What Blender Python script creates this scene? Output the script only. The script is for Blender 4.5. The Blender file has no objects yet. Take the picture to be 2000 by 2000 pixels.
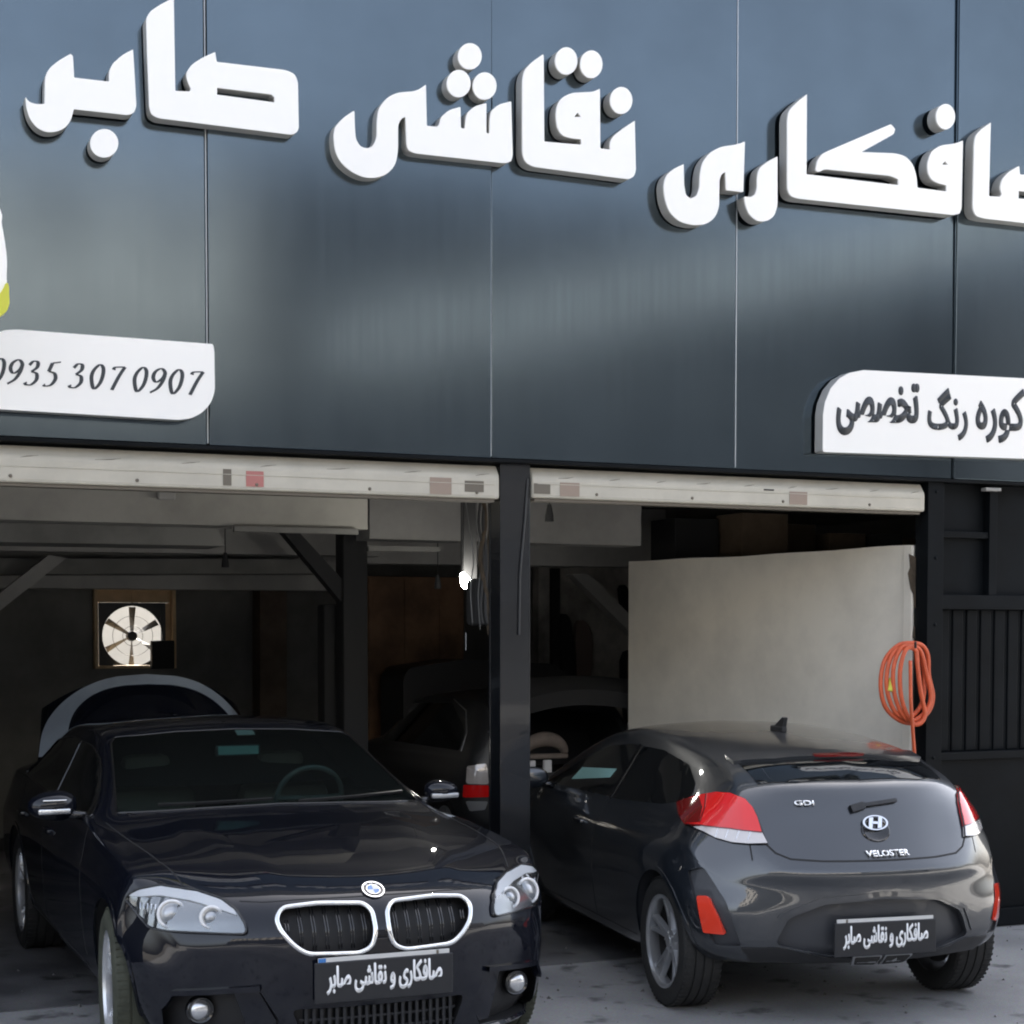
import bpy, bmesh, math, random
from mathutils import Vector, Matrix, geometry
from mathutils.bvhtree import BVHTree
random.seed(7)
R = math.radians
SC = bpy.context.scene
COL = SC.collection

# ------------------------------------------------------------------ camera
YAW, PITCH, FPX = R(23.5), R(2.5), 3300.0
CAM = Vector((-3.747, -8.617, 1.88))
cd = bpy.data.cameras.new('camera'); cam = bpy.data.objects.new('camera', cd); COL.objects.link(cam)
cd.sensor_width = 36.0; cd.lens = FPX / 2000.0 * 36.0
cd.shift_y = (1240 + FPX * math.tan(PITCH) - 1000) / 2000.0
cd.clip_start = 0.1; cd.clip_end = 2000
cam.location = CAM
cam.rotation_euler = (R(90) - PITCH, 0, -YAW)
SC.camera = cam

# ------------------------------------------------------------------ world and sun
SUN_EL, SUN_AZ = R(46), R(22)          # the sun stands behind the garage
w = bpy.data.worlds.new('World'); SC.world = w; w.use_nodes = True
nt = w.node_tree; bg = nt.nodes['Background']
sky = nt.nodes.new('ShaderNodeTexSky'); sky.sky_type = 'NISHITA'; sky.sun_disc = False
sky.sun_elevation = SUN_EL; sky.sun_rotation = SUN_AZ
sky.air_density = .8; sky.dust_density = 5.0; sky.ozone_density = .4
hz = nt.nodes.new('ShaderNodeHueSaturation'); hz.inputs['Saturation'].default_value = .52      # a milky, hazy city sky
nt.links.new(sky.outputs[0], hz.inputs['Color']); nt.links.new(hz.outputs[0], bg.inputs[0]); bg.inputs[1].default_value = 0.15
sd = bpy.data.lights.new('sun', 'SUN'); sd.energy = 4.0; sd.angle = R(0.53); sd.color = (1, .94, .84)
so = bpy.data.objects.new('sun', sd); COL.objects.link(so)
dv = Vector((math.sin(SUN_AZ) * math.cos(SUN_EL), math.cos(SUN_AZ) * math.cos(SUN_EL), math.sin(SUN_EL)))
so.rotation_euler = dv.to_track_quat('Z', 'Y').to_euler(); so.location = (0, 30, 30)
SC.view_settings.view_transform = 'Standard'; SC.view_settings.look = 'None'
SC.view_settings.exposure = 2.15; SC.cycles.filter_width = 2.0; SC.view_settings.gamma = 1.0

# ------------------------------------------------------------------ helpers
CR = Vector((math.cos(YAW), -math.sin(YAW), 0))
CM = cam.rotation_euler.to_matrix()
def ray(px, py):                       # direction of sight through a point of the photograph
    d = Vector(((px - 1000) / FPX, (1000 + cd.shift_y * 2000 - py) / FPX, -1.0))
    return (CM @ d).normalized()
def at(px, py, Y):                     # where that line of sight meets the plane y = Y
    d = ray(px, py); return CAM + d * ((Y - CAM.y) / d.y)

MATS = {}
def mat(name, col=(.5, .5, .5), rough=.5, metal=0.0, coat=0.0, spec=.5, bump=0.0, bscale=40, noise=0.0, nscale=6, emit=None, estr=0, col2=None, coatr=.03):
    m = bpy.data.materials.new(name); m.use_nodes = True; t = m.node_tree; b = t.nodes['Principled BSDF']
    b.inputs['Base Color'].default_value = (*col, 1); b.inputs['Roughness'].default_value = rough
    b.inputs['Metallic'].default_value = metal; b.inputs['Coat Weight'].default_value = coat
    b.inputs['Coat Roughness'].default_value = coatr
    b.inputs['Specular IOR Level'].default_value = spec
    tc = t.nodes.new('ShaderNodeTexCoord')
    if noise or col2:
        n = t.nodes.new('ShaderNodeTexNoise'); n.inputs['Scale'].default_value = nscale; n.inputs['Detail'].default_value = 7
        n.inputs['Roughness'].default_value = .62
        t.links.new(tc.outputs['Object'], n.inputs['Vector'])
        mx = t.nodes.new('ShaderNodeMix'); mx.data_type = 'RGBA'
        c2 = col2 or tuple(c * (1 - noise) for c in col)
        mx.inputs['A'].default_value = (*col, 1); mx.inputs['B'].default_value = (*c2, 1)
        rmp = t.nodes.new('ShaderNodeMapRange'); rmp.inputs['From Min'].default_value = .38; rmp.inputs['From Max'].default_value = .66
        t.links.new(n.outputs['Fac'], rmp.inputs['Value']); t.links.new(rmp.outputs[0], mx.inputs['Factor'])
        t.links.new(mx.outputs['Result'], b.inputs['Base Color'])
    if bump:
        n2 = t.nodes.new('ShaderNodeTexNoise'); n2.inputs['Scale'].default_value = bscale; n2.inputs['Detail'].default_value = 5
        t.links.new(tc.outputs['Object'], n2.inputs['Vector'])
        bp = t.nodes.new('ShaderNodeBump'); bp.inputs['Strength'].default_value = bump; bp.inputs['Distance'].default_value = .01
        t.links.new(n2.outputs['Fac'], bp.inputs['Height']); t.links.new(bp.outputs[0], b.inputs['Normal'])
    if emit:
        b.inputs['Emission Color'].default_value = (*emit, 1); b.inputs['Emission Strength'].default_value = estr
    MATS[name] = m; return m

def glass(name, tint, rough=.0, ior=1.5, body=0.0, bodycol=(0, 0, 0)):      # thin pane: clear tint plus a Fresnel reflection
    m = bpy.data.materials.new(name); m.use_nodes = True; t = m.node_tree
    for n in list(t.nodes): t.nodes.remove(n)
    out = t.nodes.new('ShaderNodeOutputMaterial'); tr = t.nodes.new('ShaderNodeBsdfTransparent'); gl = t.nodes.new('ShaderNodeBsdfGlossy')
    tr.inputs[0].default_value = (*tint, 1); gl.inputs['Roughness'].default_value = rough
    f = t.nodes.new('ShaderNodeFresnel'); f.inputs[0].default_value = ior
    mx = t.nodes.new('ShaderNodeMixShader'); ge = t.nodes.new('ShaderNodeNewGeometry'); sb = t.nodes.new('ShaderNodeMath'); sb.operation = 'SUBTRACT'; sb.inputs[0].default_value = 1
    ml = t.nodes.new('ShaderNodeMath'); ml.operation = 'MULTIPLY'; t.links.new(ge.outputs['Backfacing'], sb.inputs[1]); t.links.new(sb.outputs[0], ml.inputs[0]); t.links.new(f.outputs[0], ml.inputs[1])
    t.links.new(ml.outputs[0], mx.inputs[0])   # a pane reflects at its outer face only; t.links.new(gl.outputs[0], mx.inputs[2])
    if body:
        df = t.nodes.new('ShaderNodeBsdfDiffuse'); df.inputs[0].default_value = (*bodycol, 1)
        m2 = t.nodes.new('ShaderNodeMixShader'); m2.inputs[0].default_value = body
        t.links.new(tr.outputs[0], m2.inputs[1]); t.links.new(df.outputs[0], m2.inputs[2]); t.links.new(m2.outputs[0], mx.inputs[1])
    else: t.links.new(tr.outputs[0], mx.inputs[1])
    t.links.new(mx.outputs[0], out.inputs[0]); MATS[name] = m; return m

def paint(name, col, dust, dustcol=(.30, .28, .25), metal=.25):                        # car paint under a clear coat, with settled dust
    m = mat(name, col, .32, metal, 1.0); t = m.node_tree; b = t.nodes['Principled BSDF']
    n = t.nodes.new('ShaderNodeTexNoise'); n.inputs['Scale'].default_value = 3.2; n.inputs['Detail'].default_value = 8
    n.inputs['Roughness'].default_value = .7
    tc = t.nodes.new('ShaderNodeTexCoord'); t.links.new(tc.outputs['Object'], n.inputs['Vector'])
    geo = t.nodes.new('ShaderNodeNewGeometry'); sp = t.nodes.new('ShaderNodeSeparateXYZ'); t.links.new(geo.outputs['Normal'], sp.inputs[0])
    mr = t.nodes.new('ShaderNodeMapRange'); mr.inputs['From Min'].default_value = .62; mr.inputs['From Max'].default_value = .98
    mr.inputs['To Min'].default_value = .03; mr.inputs['To Max'].default_value = 1.0
    t.links.new(sp.outputs['Z'], mr.inputs['Value'])
    m1 = t.nodes.new('ShaderNodeMath'); m1.operation = 'MULTIPLY'; t.links.new(mr.outputs[0], m1.inputs[0]); t.links.new(n.outputs['Fac'], m1.inputs[1])
    m2 = t.nodes.new('ShaderNodeMath'); m2.operation = 'MULTIPLY'; m2.inputs[1].default_value = dust; t.links.new(m1.outputs[0], m2.inputs[0])
    mx = t.nodes.new('ShaderNodeMix'); mx.data_type = 'RGBA'; mx.inputs['A'].default_value = (*col, 1); mx.inputs['B'].default_value = (*dustcol, 1)
    t.links.new(m2.outputs[0], mx.inputs['Factor']); t.links.new(mx.outputs['Result'], b.inputs['Base Color'])
    m3 = t.nodes.new('ShaderNodeMath'); m3.operation = 'MULTIPLY_ADD'; m3.inputs[1].default_value = .5; m3.inputs[2].default_value = .03
    t.links.new(m2.outputs[0], m3.inputs[0]); t.links.new(m3.outputs[0], b.inputs['Coat Roughness'])
    return m

def link(o, parent=None):
    COL.objects.link(o)
    if parent is not None: o.parent = parent
    return o
def tag(o, label, cat, group=None):
    o['label'] = label; o['category'] = cat
    if group: o['group'] = group
    return o
def empty(name, loc=(0, 0, 0), rz=0, scale=1):
    o = bpy.data.objects.new(name, None); COL.objects.link(o); o.location = loc; o.rotation_euler = (0, 0, rz)
    o.scale = (scale,) * 3; return o
def obj(name, bm, m, parent=None, smooth=False, angle=None):
    me = bpy.data.meshes.new(name)
    bmesh.ops.recalc_face_normals(bm, faces=bm.faces)
    bm.to_mesh(me); bm.free()
    for mm in (m if isinstance(m, (list, tuple)) else [m]): me.materials.append(mm)
    if smooth:
        me.shade_smooth()
        if angle: me.set_sharp_from_angle(angle=R(angle))
    return link(bpy.data.objects.new(name, me), parent)
def rel(o, parent):                    # parent an object given in world coordinates to a thing
    o.parent = parent; o.matrix_parent_inverse = Matrix.Translation(parent.location).inverted(); return o

def box(bm, x0, x1, y0, y1, z0, z1, bev=0, M=None):
    r = bmesh.ops.create_cube(bm, size=1); vs = r['verts']
    for v in vs: v.co = Vector((x0 + (v.co.x + .5) * (x1 - x0), y0 + (v.co.y + .5) * (y1 - y0), z0 + (v.co.z + .5) * (z1 - z0)))
    if bev:
        es = list({e for v in vs for e in v.link_edges})
        r2 = bmesh.ops.bevel(bm, geom=es, offset=bev, segments=2, affect='EDGES', profile=.5)
        vs = list({v for f in r2['faces'] for v in f.verts} | {v for v in vs if v.is_valid})
    if M is not None:
        for v in vs: v.co = M @ v.co
    return vs
def tube(bm, pts, r, seg=8, closed=False, radii=None):
    pts = [Vector(p) for p in pts]; n = len(pts); rings = []; up = None
    for i, p in enumerate(pts):
        a = pts[(i - 1) % n] if (closed or i > 0) else p
        b = pts[(i + 1) % n] if (closed or i < n - 1) else p
        t = (b - a).normalized()
        if up is None:
            up = Vector((0, 0, 1)) if abs(t.z) < .9 else Vector((1, 0, 0))
        s = t.cross(up); s.normalize(); up = s.cross(t).normalized()
        rr = radii[i] if radii else r
        rings.append([bm.verts.new(p + (s * math.cos(2 * math.pi * k / seg) + up * math.sin(2 * math.pi * k / seg)) * rr) for k in range(seg)])
    m = n if closed else n - 1
    for i in range(m):
        A, B = rings[i], rings[(i + 1) % n]
        for k in range(seg): bm.faces.new((A[k], A[(k + 1) % seg], B[(k + 1) % seg], B[k]))
    if not closed:
        bm.faces.new(rings[0]); bm.faces.new(rings[-1][::-1])
def lathe(bm, prof, seg=32, axis='y', M=None, closed=False, cap=True):  # prof: (radius, position along axis)
    rings = []
    for r, a in prof:
        ring = []
        for k in range(seg):
            c, s = math.cos(2 * math.pi * k / seg) * r, math.sin(2 * math.pi * k / seg) * r
            co = {'x': Vector((a, c, s)), 'y': Vector((c, a, s)), 'z': Vector((c, s, a))}[axis]
            ring.append(bm.verts.new(M @ co if M is not None else co))
        rings.append(ring)
    for i in range(len(rings) - (0 if closed else 1)):
        A, B = rings[i], rings[(i + 1) % len(rings)]
        for k in range(seg): bm.faces.new((A[k], A[(k + 1) % seg], B[(k + 1) % seg], B[k]))
    if not closed and cap:
        if prof[0][0] > 1e-6: bm.faces.new(rings[0])
        if prof[-1][0] > 1e-6: bm.faces.new(rings[-1][::-1])
    bmesh.ops.remove_doubles(bm, verts=bm.verts, dist=1e-6)
def spline(pts, n=6, closed=True):     # Catmull-Rom through 2-D or 3-D points
    P = [Vector(p) for p in pts]; m = len(P); out = []
    for i in range(m if closed else m - 1):
        g = lambda k: P[k % m] if closed else P[min(max(k, 0), m - 1)]
        a, b, c, d = g(i - 1), g(i), g(i + 1), g(i + 2)
        for k in range(n):
            t = k / n
            out.append(.5 * ((2 * b) + (c - a) * t + (2 * a - 5 * b + 4 * c - d) * t * t + (3 * b - a - 3 * c + d) * t ** 3))
    if not closed: out.append(P[-1])
    return out
def rounded(poly, r, n=4):             # rounds the corners of a polygon; r: one radius or one per corner
    P = [Vector(p) for p in poly]; m = len(P); out = []
    for i, p in enumerate(P):
        a, b = P[i - 1], P[(i + 1) % m]; rr = r[i] if isinstance(r, (list, tuple)) else r
        la, lb = (a - p).length, (b - p).length; q = min(rr, la * .45, lb * .45)
        if q < 1e-5: out.append(p); continue
        s, e = p + (a - p) * (q / la), p + (b - p) * (q / lb)
        for k in range(n + 1):
            t = k / n; out.append(s * (1 - t) ** 2 + p * 2 * t * (1 - t) + e * t * t)
    return out
def soft(poly, rs, n=5):                # gentle bends become smooth curves, sharp tips keep a small radius
    P = [Vector(p) for p in poly]; m = len(P); rr = []
    for i, p in enumerate(P):
        a, b = (p - P[i - 1]), (P[(i + 1) % m] - p); ang = a.angle(b, 0) if a.length > 1e-6 and b.length > 1e-6 else 0
        rr.append(1e3 if ang < R(52) else rs)
    return rounded(P, rr, n)
def cdt(outline, holes=(), grid=None):
    if grid:
        Q = []
        for a, b in zip(outline, list(outline[1:]) + [outline[0]]):
            a, b = Vector((a[0], a[1])), Vector((b[0], b[1])); n = max(1, int((b - a).length / grid + .5)); Q += [a.lerp(b, k / n) for k in range(n)]
        outline = Q
    vs = [Vector((p[0], p[1])) for p in outline]; es = [(i, (i + 1) % len(vs)) for i in range(len(vs))]
    for h in holes:
        o = len(vs); hp = [Vector((p[0], p[1])) for p in h]; vs += hp; es += [(o + i, o + (i + 1) % len(hp)) for i in range(len(hp))]
    inside = lambda p, poly: sum(((a[1] > p[1]) != (b[1] > p[1])) and (p[0] < (b[0] - a[0]) * (p[1] - a[1]) / (b[1] - a[1]) + a[0]) for a, b in zip(poly, list(poly[1:]) + [poly[0]])) % 2 == 1
    if grid:
        x0, x1 = min(v.x for v in vs), max(v.x for v in vs); y0, y1 = min(v.y for v in vs), max(v.y for v in vs)
        x = x0 + grid * .5
        while x < x1:
            y = y0 + grid * .5
            while y < y1:
                if inside((x, y), outline) and all(not inside((x, y), h) for h in holes): vs.append(Vector((x, y)))
                y += grid
            x += grid
    V, E, F, *_ = geometry.delaunay_2d_cdt(vs, es, [], 0, 1e-6)
    F2 = []
    for f in F:
        c = sum((V[i] for i in f), Vector((0, 0))) / len(f)
        if inside(c, outline) and all(not inside(c, h) for h in holes): F2.append(f)
    return V, F2
def solid(bm, V3, F, back):            # closed solid from a front sheet and the matching back points
    a = [bm.verts.new(v) for v in V3]; b = [bm.verts.new(v) for v in back]
    cnt = {}
    for f in F:
        for i in range(len(f)):
            e = (f[i], f[(i + 1) % len(f)]); k = tuple(sorted(e)); cnt[k] = None if k in cnt else e
    for f in F:
        try:
            bm.faces.new([a[i] for i in f]); bm.faces.new([b[i] for i in reversed(f)])
        except ValueError: pass
    for e in cnt.values():
        if e:
            i, j = e; bm.faces.new((a[j], a[i], b[i], b[j]))
    bmesh.ops.delete(bm, geom=[v for v in bm.verts if not v.link_faces], context='VERTS')

# ------------------------------------------------------------------ car bodies
def pchip(xs, ys):
    n = len(xs); h = [xs[i + 1] - xs[i] for i in range(n - 1)]; d = [(ys[i + 1] - ys[i]) / h[i] for i in range(n - 1)]
    m = [d[0]] + [0 if d[i - 1] * d[i] <= 0 else 3 * (h[i - 1] + h[i]) / ((2 * h[i] + h[i - 1]) / d[i - 1] + (h[i] + 2 * h[i - 1]) / d[i]) for i in range(1, n - 1)] + [d[-1]]
    def f(x):
        i = 0
        while i < n - 2 and x > xs[i + 1]: i += 1
        t = (x - xs[i]) / h[i]; t2, t3 = t * t, t * t * t
        return (2 * t3 - 3 * t2 + 1) * ys[i] + (t3 - 2 * t2 + t) * h[i] * m[i] + (3 * t2 - 2 * t3) * ys[i + 1] + (t3 - t2) * h[i] * m[i + 1]
    return f
def sstep(t): t = max(0., min(1., t)); return t * t * (3 - 2 * t)
def car_body(st, front, rear, wid, nsec=78, tweak=None):
    """st: (x, zb, yb, ys, zs, ym, zm, yh, zh, yr, zr, zt); front / rear: (start x, end x, pull back, power)"""
    xs = [s[0] for s in st]; F = [pchip(xs, [s[k] for s in st]) for k in range(1, 12)]
    bm = bmesh.new(); X = []
    for i in range(nsec + 1):
        t = i / nsec; t = t + .10 * math.sin(2 * math.pi * t) * -1 / (1.0) * .55
        X.append(xs[0] + (xs[-1] - xs[0]) * t)
    def section(x):
        zb, yb, ys, zs, ym, zm, yh, zh, yr, zr, zt = [f(x) for f in F]
        L = lambda a, b, t: (a[0] + (b[0] - a[0]) * t, a[1] + (b[1] - a[1]) * t)
        p2, p3, p4, p5, p6 = (ys, zs), (ym, zm), (yh, zh), (yr, zr), (yr * .55, zr + (zt - zr) * .72)
        half = [(0, zb), (yb * .6, zb), (yb, zb + .01), p2, p3, (L(p4, p3, .28)[0] + .006, L(p4, p3, .28)[1]), L(p4, p3, .08), L(p4, p5, .08), L(p4, p5, .5), L(p5, p4, .12), L(p5, p6, .15), p6, (0, zt)]
        sp = spline(half, 5, False); sp[0].x = 0; sp[-1].x = 0
        return [(p.x, p.y) for p in sp] + [(-p.x, p.y) for p in sp[-2:0:-1]]
    def warp(x, y, z):
        if tweak: x, y, z = tweak(x, y, z)
        a, b, c, p = front; k = sstep((x - a) / (b - a))
        x2 = x - c * (abs(y) / wid) ** p * k
        a, b, c, p = rear; k = sstep((a - x) / (a - b))
        return Vector((x2 + c * (abs(y) / wid) ** p * k, y, z))
    rings = []
    for x in X: rings.append([bm.verts.new(warp(x, y, z)) for y, z in section(x)])
    n = len(rings[0])
    for A, B in zip(rings, rings[1:]):
        for k in range(n): bm.faces.new((A[k], A[(k + 1) % n], B[(k + 1) % n], B[k]))
    for x, ring, fl in ((X[0], rings[0], 1), (X[-1], rings[-1], 0)):
        sec = section(x); cz = sum(p[1] for p in sec) / len(sec); prev = ring
        bul = .012 if not fl else -.012
        for s in (.9, .78, .64, .5, .36, .22, .1):
            cur = [bm.verts.new(warp(x + bul * (1 - s), y * s, cz + (z - cz) * s)) for y, z in sec]
            for k in range(n): bm.faces.new((prev[k], prev[(k + 1) % n], cur[(k + 1) % n], cur[k]))
            prev = cur
        bm.faces.new(prev)
    bmesh.ops.recalc_face_normals(bm, faces=bm.faces)
    side = [v for v in bm.verts]
    for _ in range(1): bmesh.ops.smooth_vert(bm, verts=side, factor=.35, use_axis_x=True, use_axis_y=True, use_axis_z=True)
    return bm
class Car:
    def __init__(self, bm, root):
        self.root = root; self.bvh = BVHTree.FromBMesh(bm)
    def hit(self, u, v, yaw):
        if yaw == 'top': o, d = Vector((u, v, 5)), Vector((0, 0, -1))
        else:
            c, s = math.cos(R(yaw)), math.sin(R(yaw)); o = Vector((c * 8 - s * u, s * 8 + c * u, v)); d = Vector((-c, -s, 0))
        h, n, i, dist = self.bvh.ray_cast(o, d)
        if h is None: h, n, i, dist = self.bvh.find_nearest(o + d * (8 if yaw != 'top' else 4)); n = -d if n is None else n
        return h, n, d
    def patch(self, bm, outline, yaw, off=.003, thick=.01, grid=.04, holes=(), mirror=False, deep=None):
        if mirror: outline = [(-p[0], p[1]) for p in outline] if yaw != 'top' else [(p[0], -p[1]) for p in outline]; holes = [[(-p[0], p[1]) for p in h] for h in holes]; yaw = yaw if yaw == 'top' else -yaw
        V, F = cdt(outline, holes, grid); A = []; B = []
        for p in V:
            h, n, d = self.hit(p.x, p.y, yaw)
            if deep is None: A.append(h + n * off); B.append(h + n * (off - thick))
            else: A.append(h - d * off); B.append(h + d * deep)
        solid(bm, A, F, B)
    def line(self, bm, pts, yaw, w=.006, off=.0015, mirror=False, closed=False, thick=.004, step=.03):
        P = [Vector(p) for p in pts]
        if mirror: P = [Vector((p.x, -p.y)) if yaw == 'top' else Vector((-p.x, p.y)) for p in P]; yaw = yaw if yaw == 'top' else -yaw
        Q = []
        for a, b in zip(P, P[1:] + ([P[0]] if closed else [])):
            n = max(1, int((b - a).length / step)); Q += [a + (b - a) * (k / n) for k in range(n)]
        if not closed: Q.append(P[-1])
        pts3 = []
        for q in Q:
            h, n, d = self.hit(q.x, q.y, yaw); pts3.append((h, n))
        rows = []
        for i, (h, n) in enumerate(pts3):
            a = pts3[(i - 1) % len(pts3)][0] if (closed or i) else h; b = pts3[(i + 1) % len(pts3)][0] if (closed or i < len(pts3) - 1) else h
            t = (b - a).normalized(); s = t.cross(n).normalized()
            rows.append([bm.verts.new(h + n * off - s * w / 2), bm.verts.new(h + n * off + s * w / 2), bm.verts.new(h + n * (off - thick) + s * w / 2), bm.verts.new(h + n * (off - thick) - s * w / 2)])
        for i in range(len(rows) - (0 if closed else 1)):
            A, B = rows[i], rows[(i + 1) % len(rows)]
            for k in range(4): bm.faces.new((A[k], A[(k + 1) % 4], B[(k + 1) % 4], B[k]))
def cut(o, cutter):
    md = o.modifiers.new('b', 'BOOLEAN'); md.operation = 'DIFFERENCE'; md.object = cutter; md.solver = 'EXACT'
    dg = bpy.context.evaluated_depsgraph_get(); me = bpy.data.meshes.new_from_object(o.evaluated_get(dg))
    o.modifiers.clear(); old = o.data; o.data = me; bpy.data.meshes.remove(old); bpy.data.objects.remove(cutter)
VEL_ST = [
 (-.74, .37, .50, .70, .43, .78, .56, .71, .70, .50, .76, .78),
 (-.71, .33, .62, .79, .40, .86, .57, .79, .76, .58, .84, .87),
 (-.64, .30, .66, .83, .38, .885, .60, .82, .84, .61, .96, 1.00),
 (-.54, .28, .68, .84, .36, .895, .64, .81, .90, .60, 1.08, 1.13),
 (-.42, .26, .70, .84, .34, .895, .66, .80, .94, .585, 1.15, 1.205),
 (-.20, .24, .72, .84, .33, .893, .68, .79, .965, .57, 1.21, 1.275),
 (.20, .22, .74, .84, .32, .89, .70, .79, .965, .575, 1.28, 1.335),
 (.70, .20, .76, .84, .31, .885, .70, .79, .955, .58, 1.32, 1.37),
 (1.10, .20, .76, .84, .31, .885, .69, .79, .945, .58, 1.33, 1.38),
 (1.50, .20, .76, .84, .31, .885, .68, .80, .935, .58, 1.30, 1.36),
 (1.90, .20, .76, .84, .31, .885, .67, .82, .925, .61, 1.20, 1.27),
 (2.30, .20, .76, .84, .31, .89, .66, .84, .91, .67, 1.04, 1.10),
 (2.50, .20, .76, .84, .31, .895, .65, .84, .90, .69, .95, 1.0),
 (3.00, .20, .74, .83, .31, .89, .62, .83, .83, .68, .86, .91),
 (3.30, .20, .70, .81, .30, .87, .56, .80, .73, .62, .78, .81),
 (3.44, .22, .62, .77, .30, .83, .50, .76, .64, .52, .69, .71),
 (3.48, .25, .52, .70, .31, .76, .46, .70, .57, .48, .61, .62)]
BMW_ST = [
 (-1.12, .40, .50, .70, .45, .78, .62, .72, .82, .50, .88, .90),
 (-1.08, .34, .62, .82, .42, .88, .65, .80, .92, .62, .98, 1.01),
 (-.95, .28, .70, .87, .38, .91, .68, .83, .97, .66, 1.03, 1.06),
 (-.70, .26, .72, .89, .36, .925, .70, .84, .98, .66, 1.05, 1.08),
 (-.40, .24, .74, .89, .34, .93, .71, .84, .975, .64, 1.12, 1.16),
 (.0, .22, .76, .89, .33, .93, .71, .84, .965, .64, 1.25, 1.29),
 (.50, .20, .78, .89, .32, .925, .70, .84, .955, .645, 1.31, 1.355),
 (1.0, .20, .78, .89, .32, .92, .70, .84, .95, .645, 1.32, 1.37),
 (1.30, .20, .78, .89, .32, .92, .70, .84, .945, .65, 1.295, 1.355),
 (1.60, .20, .78, .89, .32, .92, .69, .845, .94, .665, 1.21, 1.27),
 (2.0, .20, .78, .89, .32, .925, .69, .86, .935, .715, 1.06, 1.115),
 (2.25, .20, .78, .89, .32, .93, .68, .87, .925, .74, .97, 1.02),
 (2.40, .20, .78, .89, .32, .93, .67, .88, .92, .75, .945, .985),
 (2.90, .20, .76, .89, .32, .935, .65, .885, .885, .75, .91, .95),
 (3.30, .19, .74, .88, .31, .935, .62, .875, .84, .73, .87, .90),
 (3.55, .18, .72, .86, .29, .92, .58, .85, .79, .69, .82, .85),
 (3.68, .18, .70, .85, .28, .90, .54, .82, .74, .65, .77, .795),
 (3.76, .19, .67, .82, .27, .87, .50, .79, .68, .60, .71, .73),
 (3.80, .22, .60, .76, .28, .82, .46, .75, .60, .54, .635, .65)]
BMW_POS = dict(nose=(-1.50, -2.12), head=R(-90.2), s=1.04)
VEL_POS = dict(loc=(1.19, -1.23), head=R(82), s=1.0)
BMW_F = (3.15, 3.80, .44, 2.6); BMW_R = (-.5, -1.12, .30, 3.0)
VEL_F = (2.95, 3.48, .42, 2.6); VEL_R = (.12, -.74, .45, 2.4)

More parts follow.
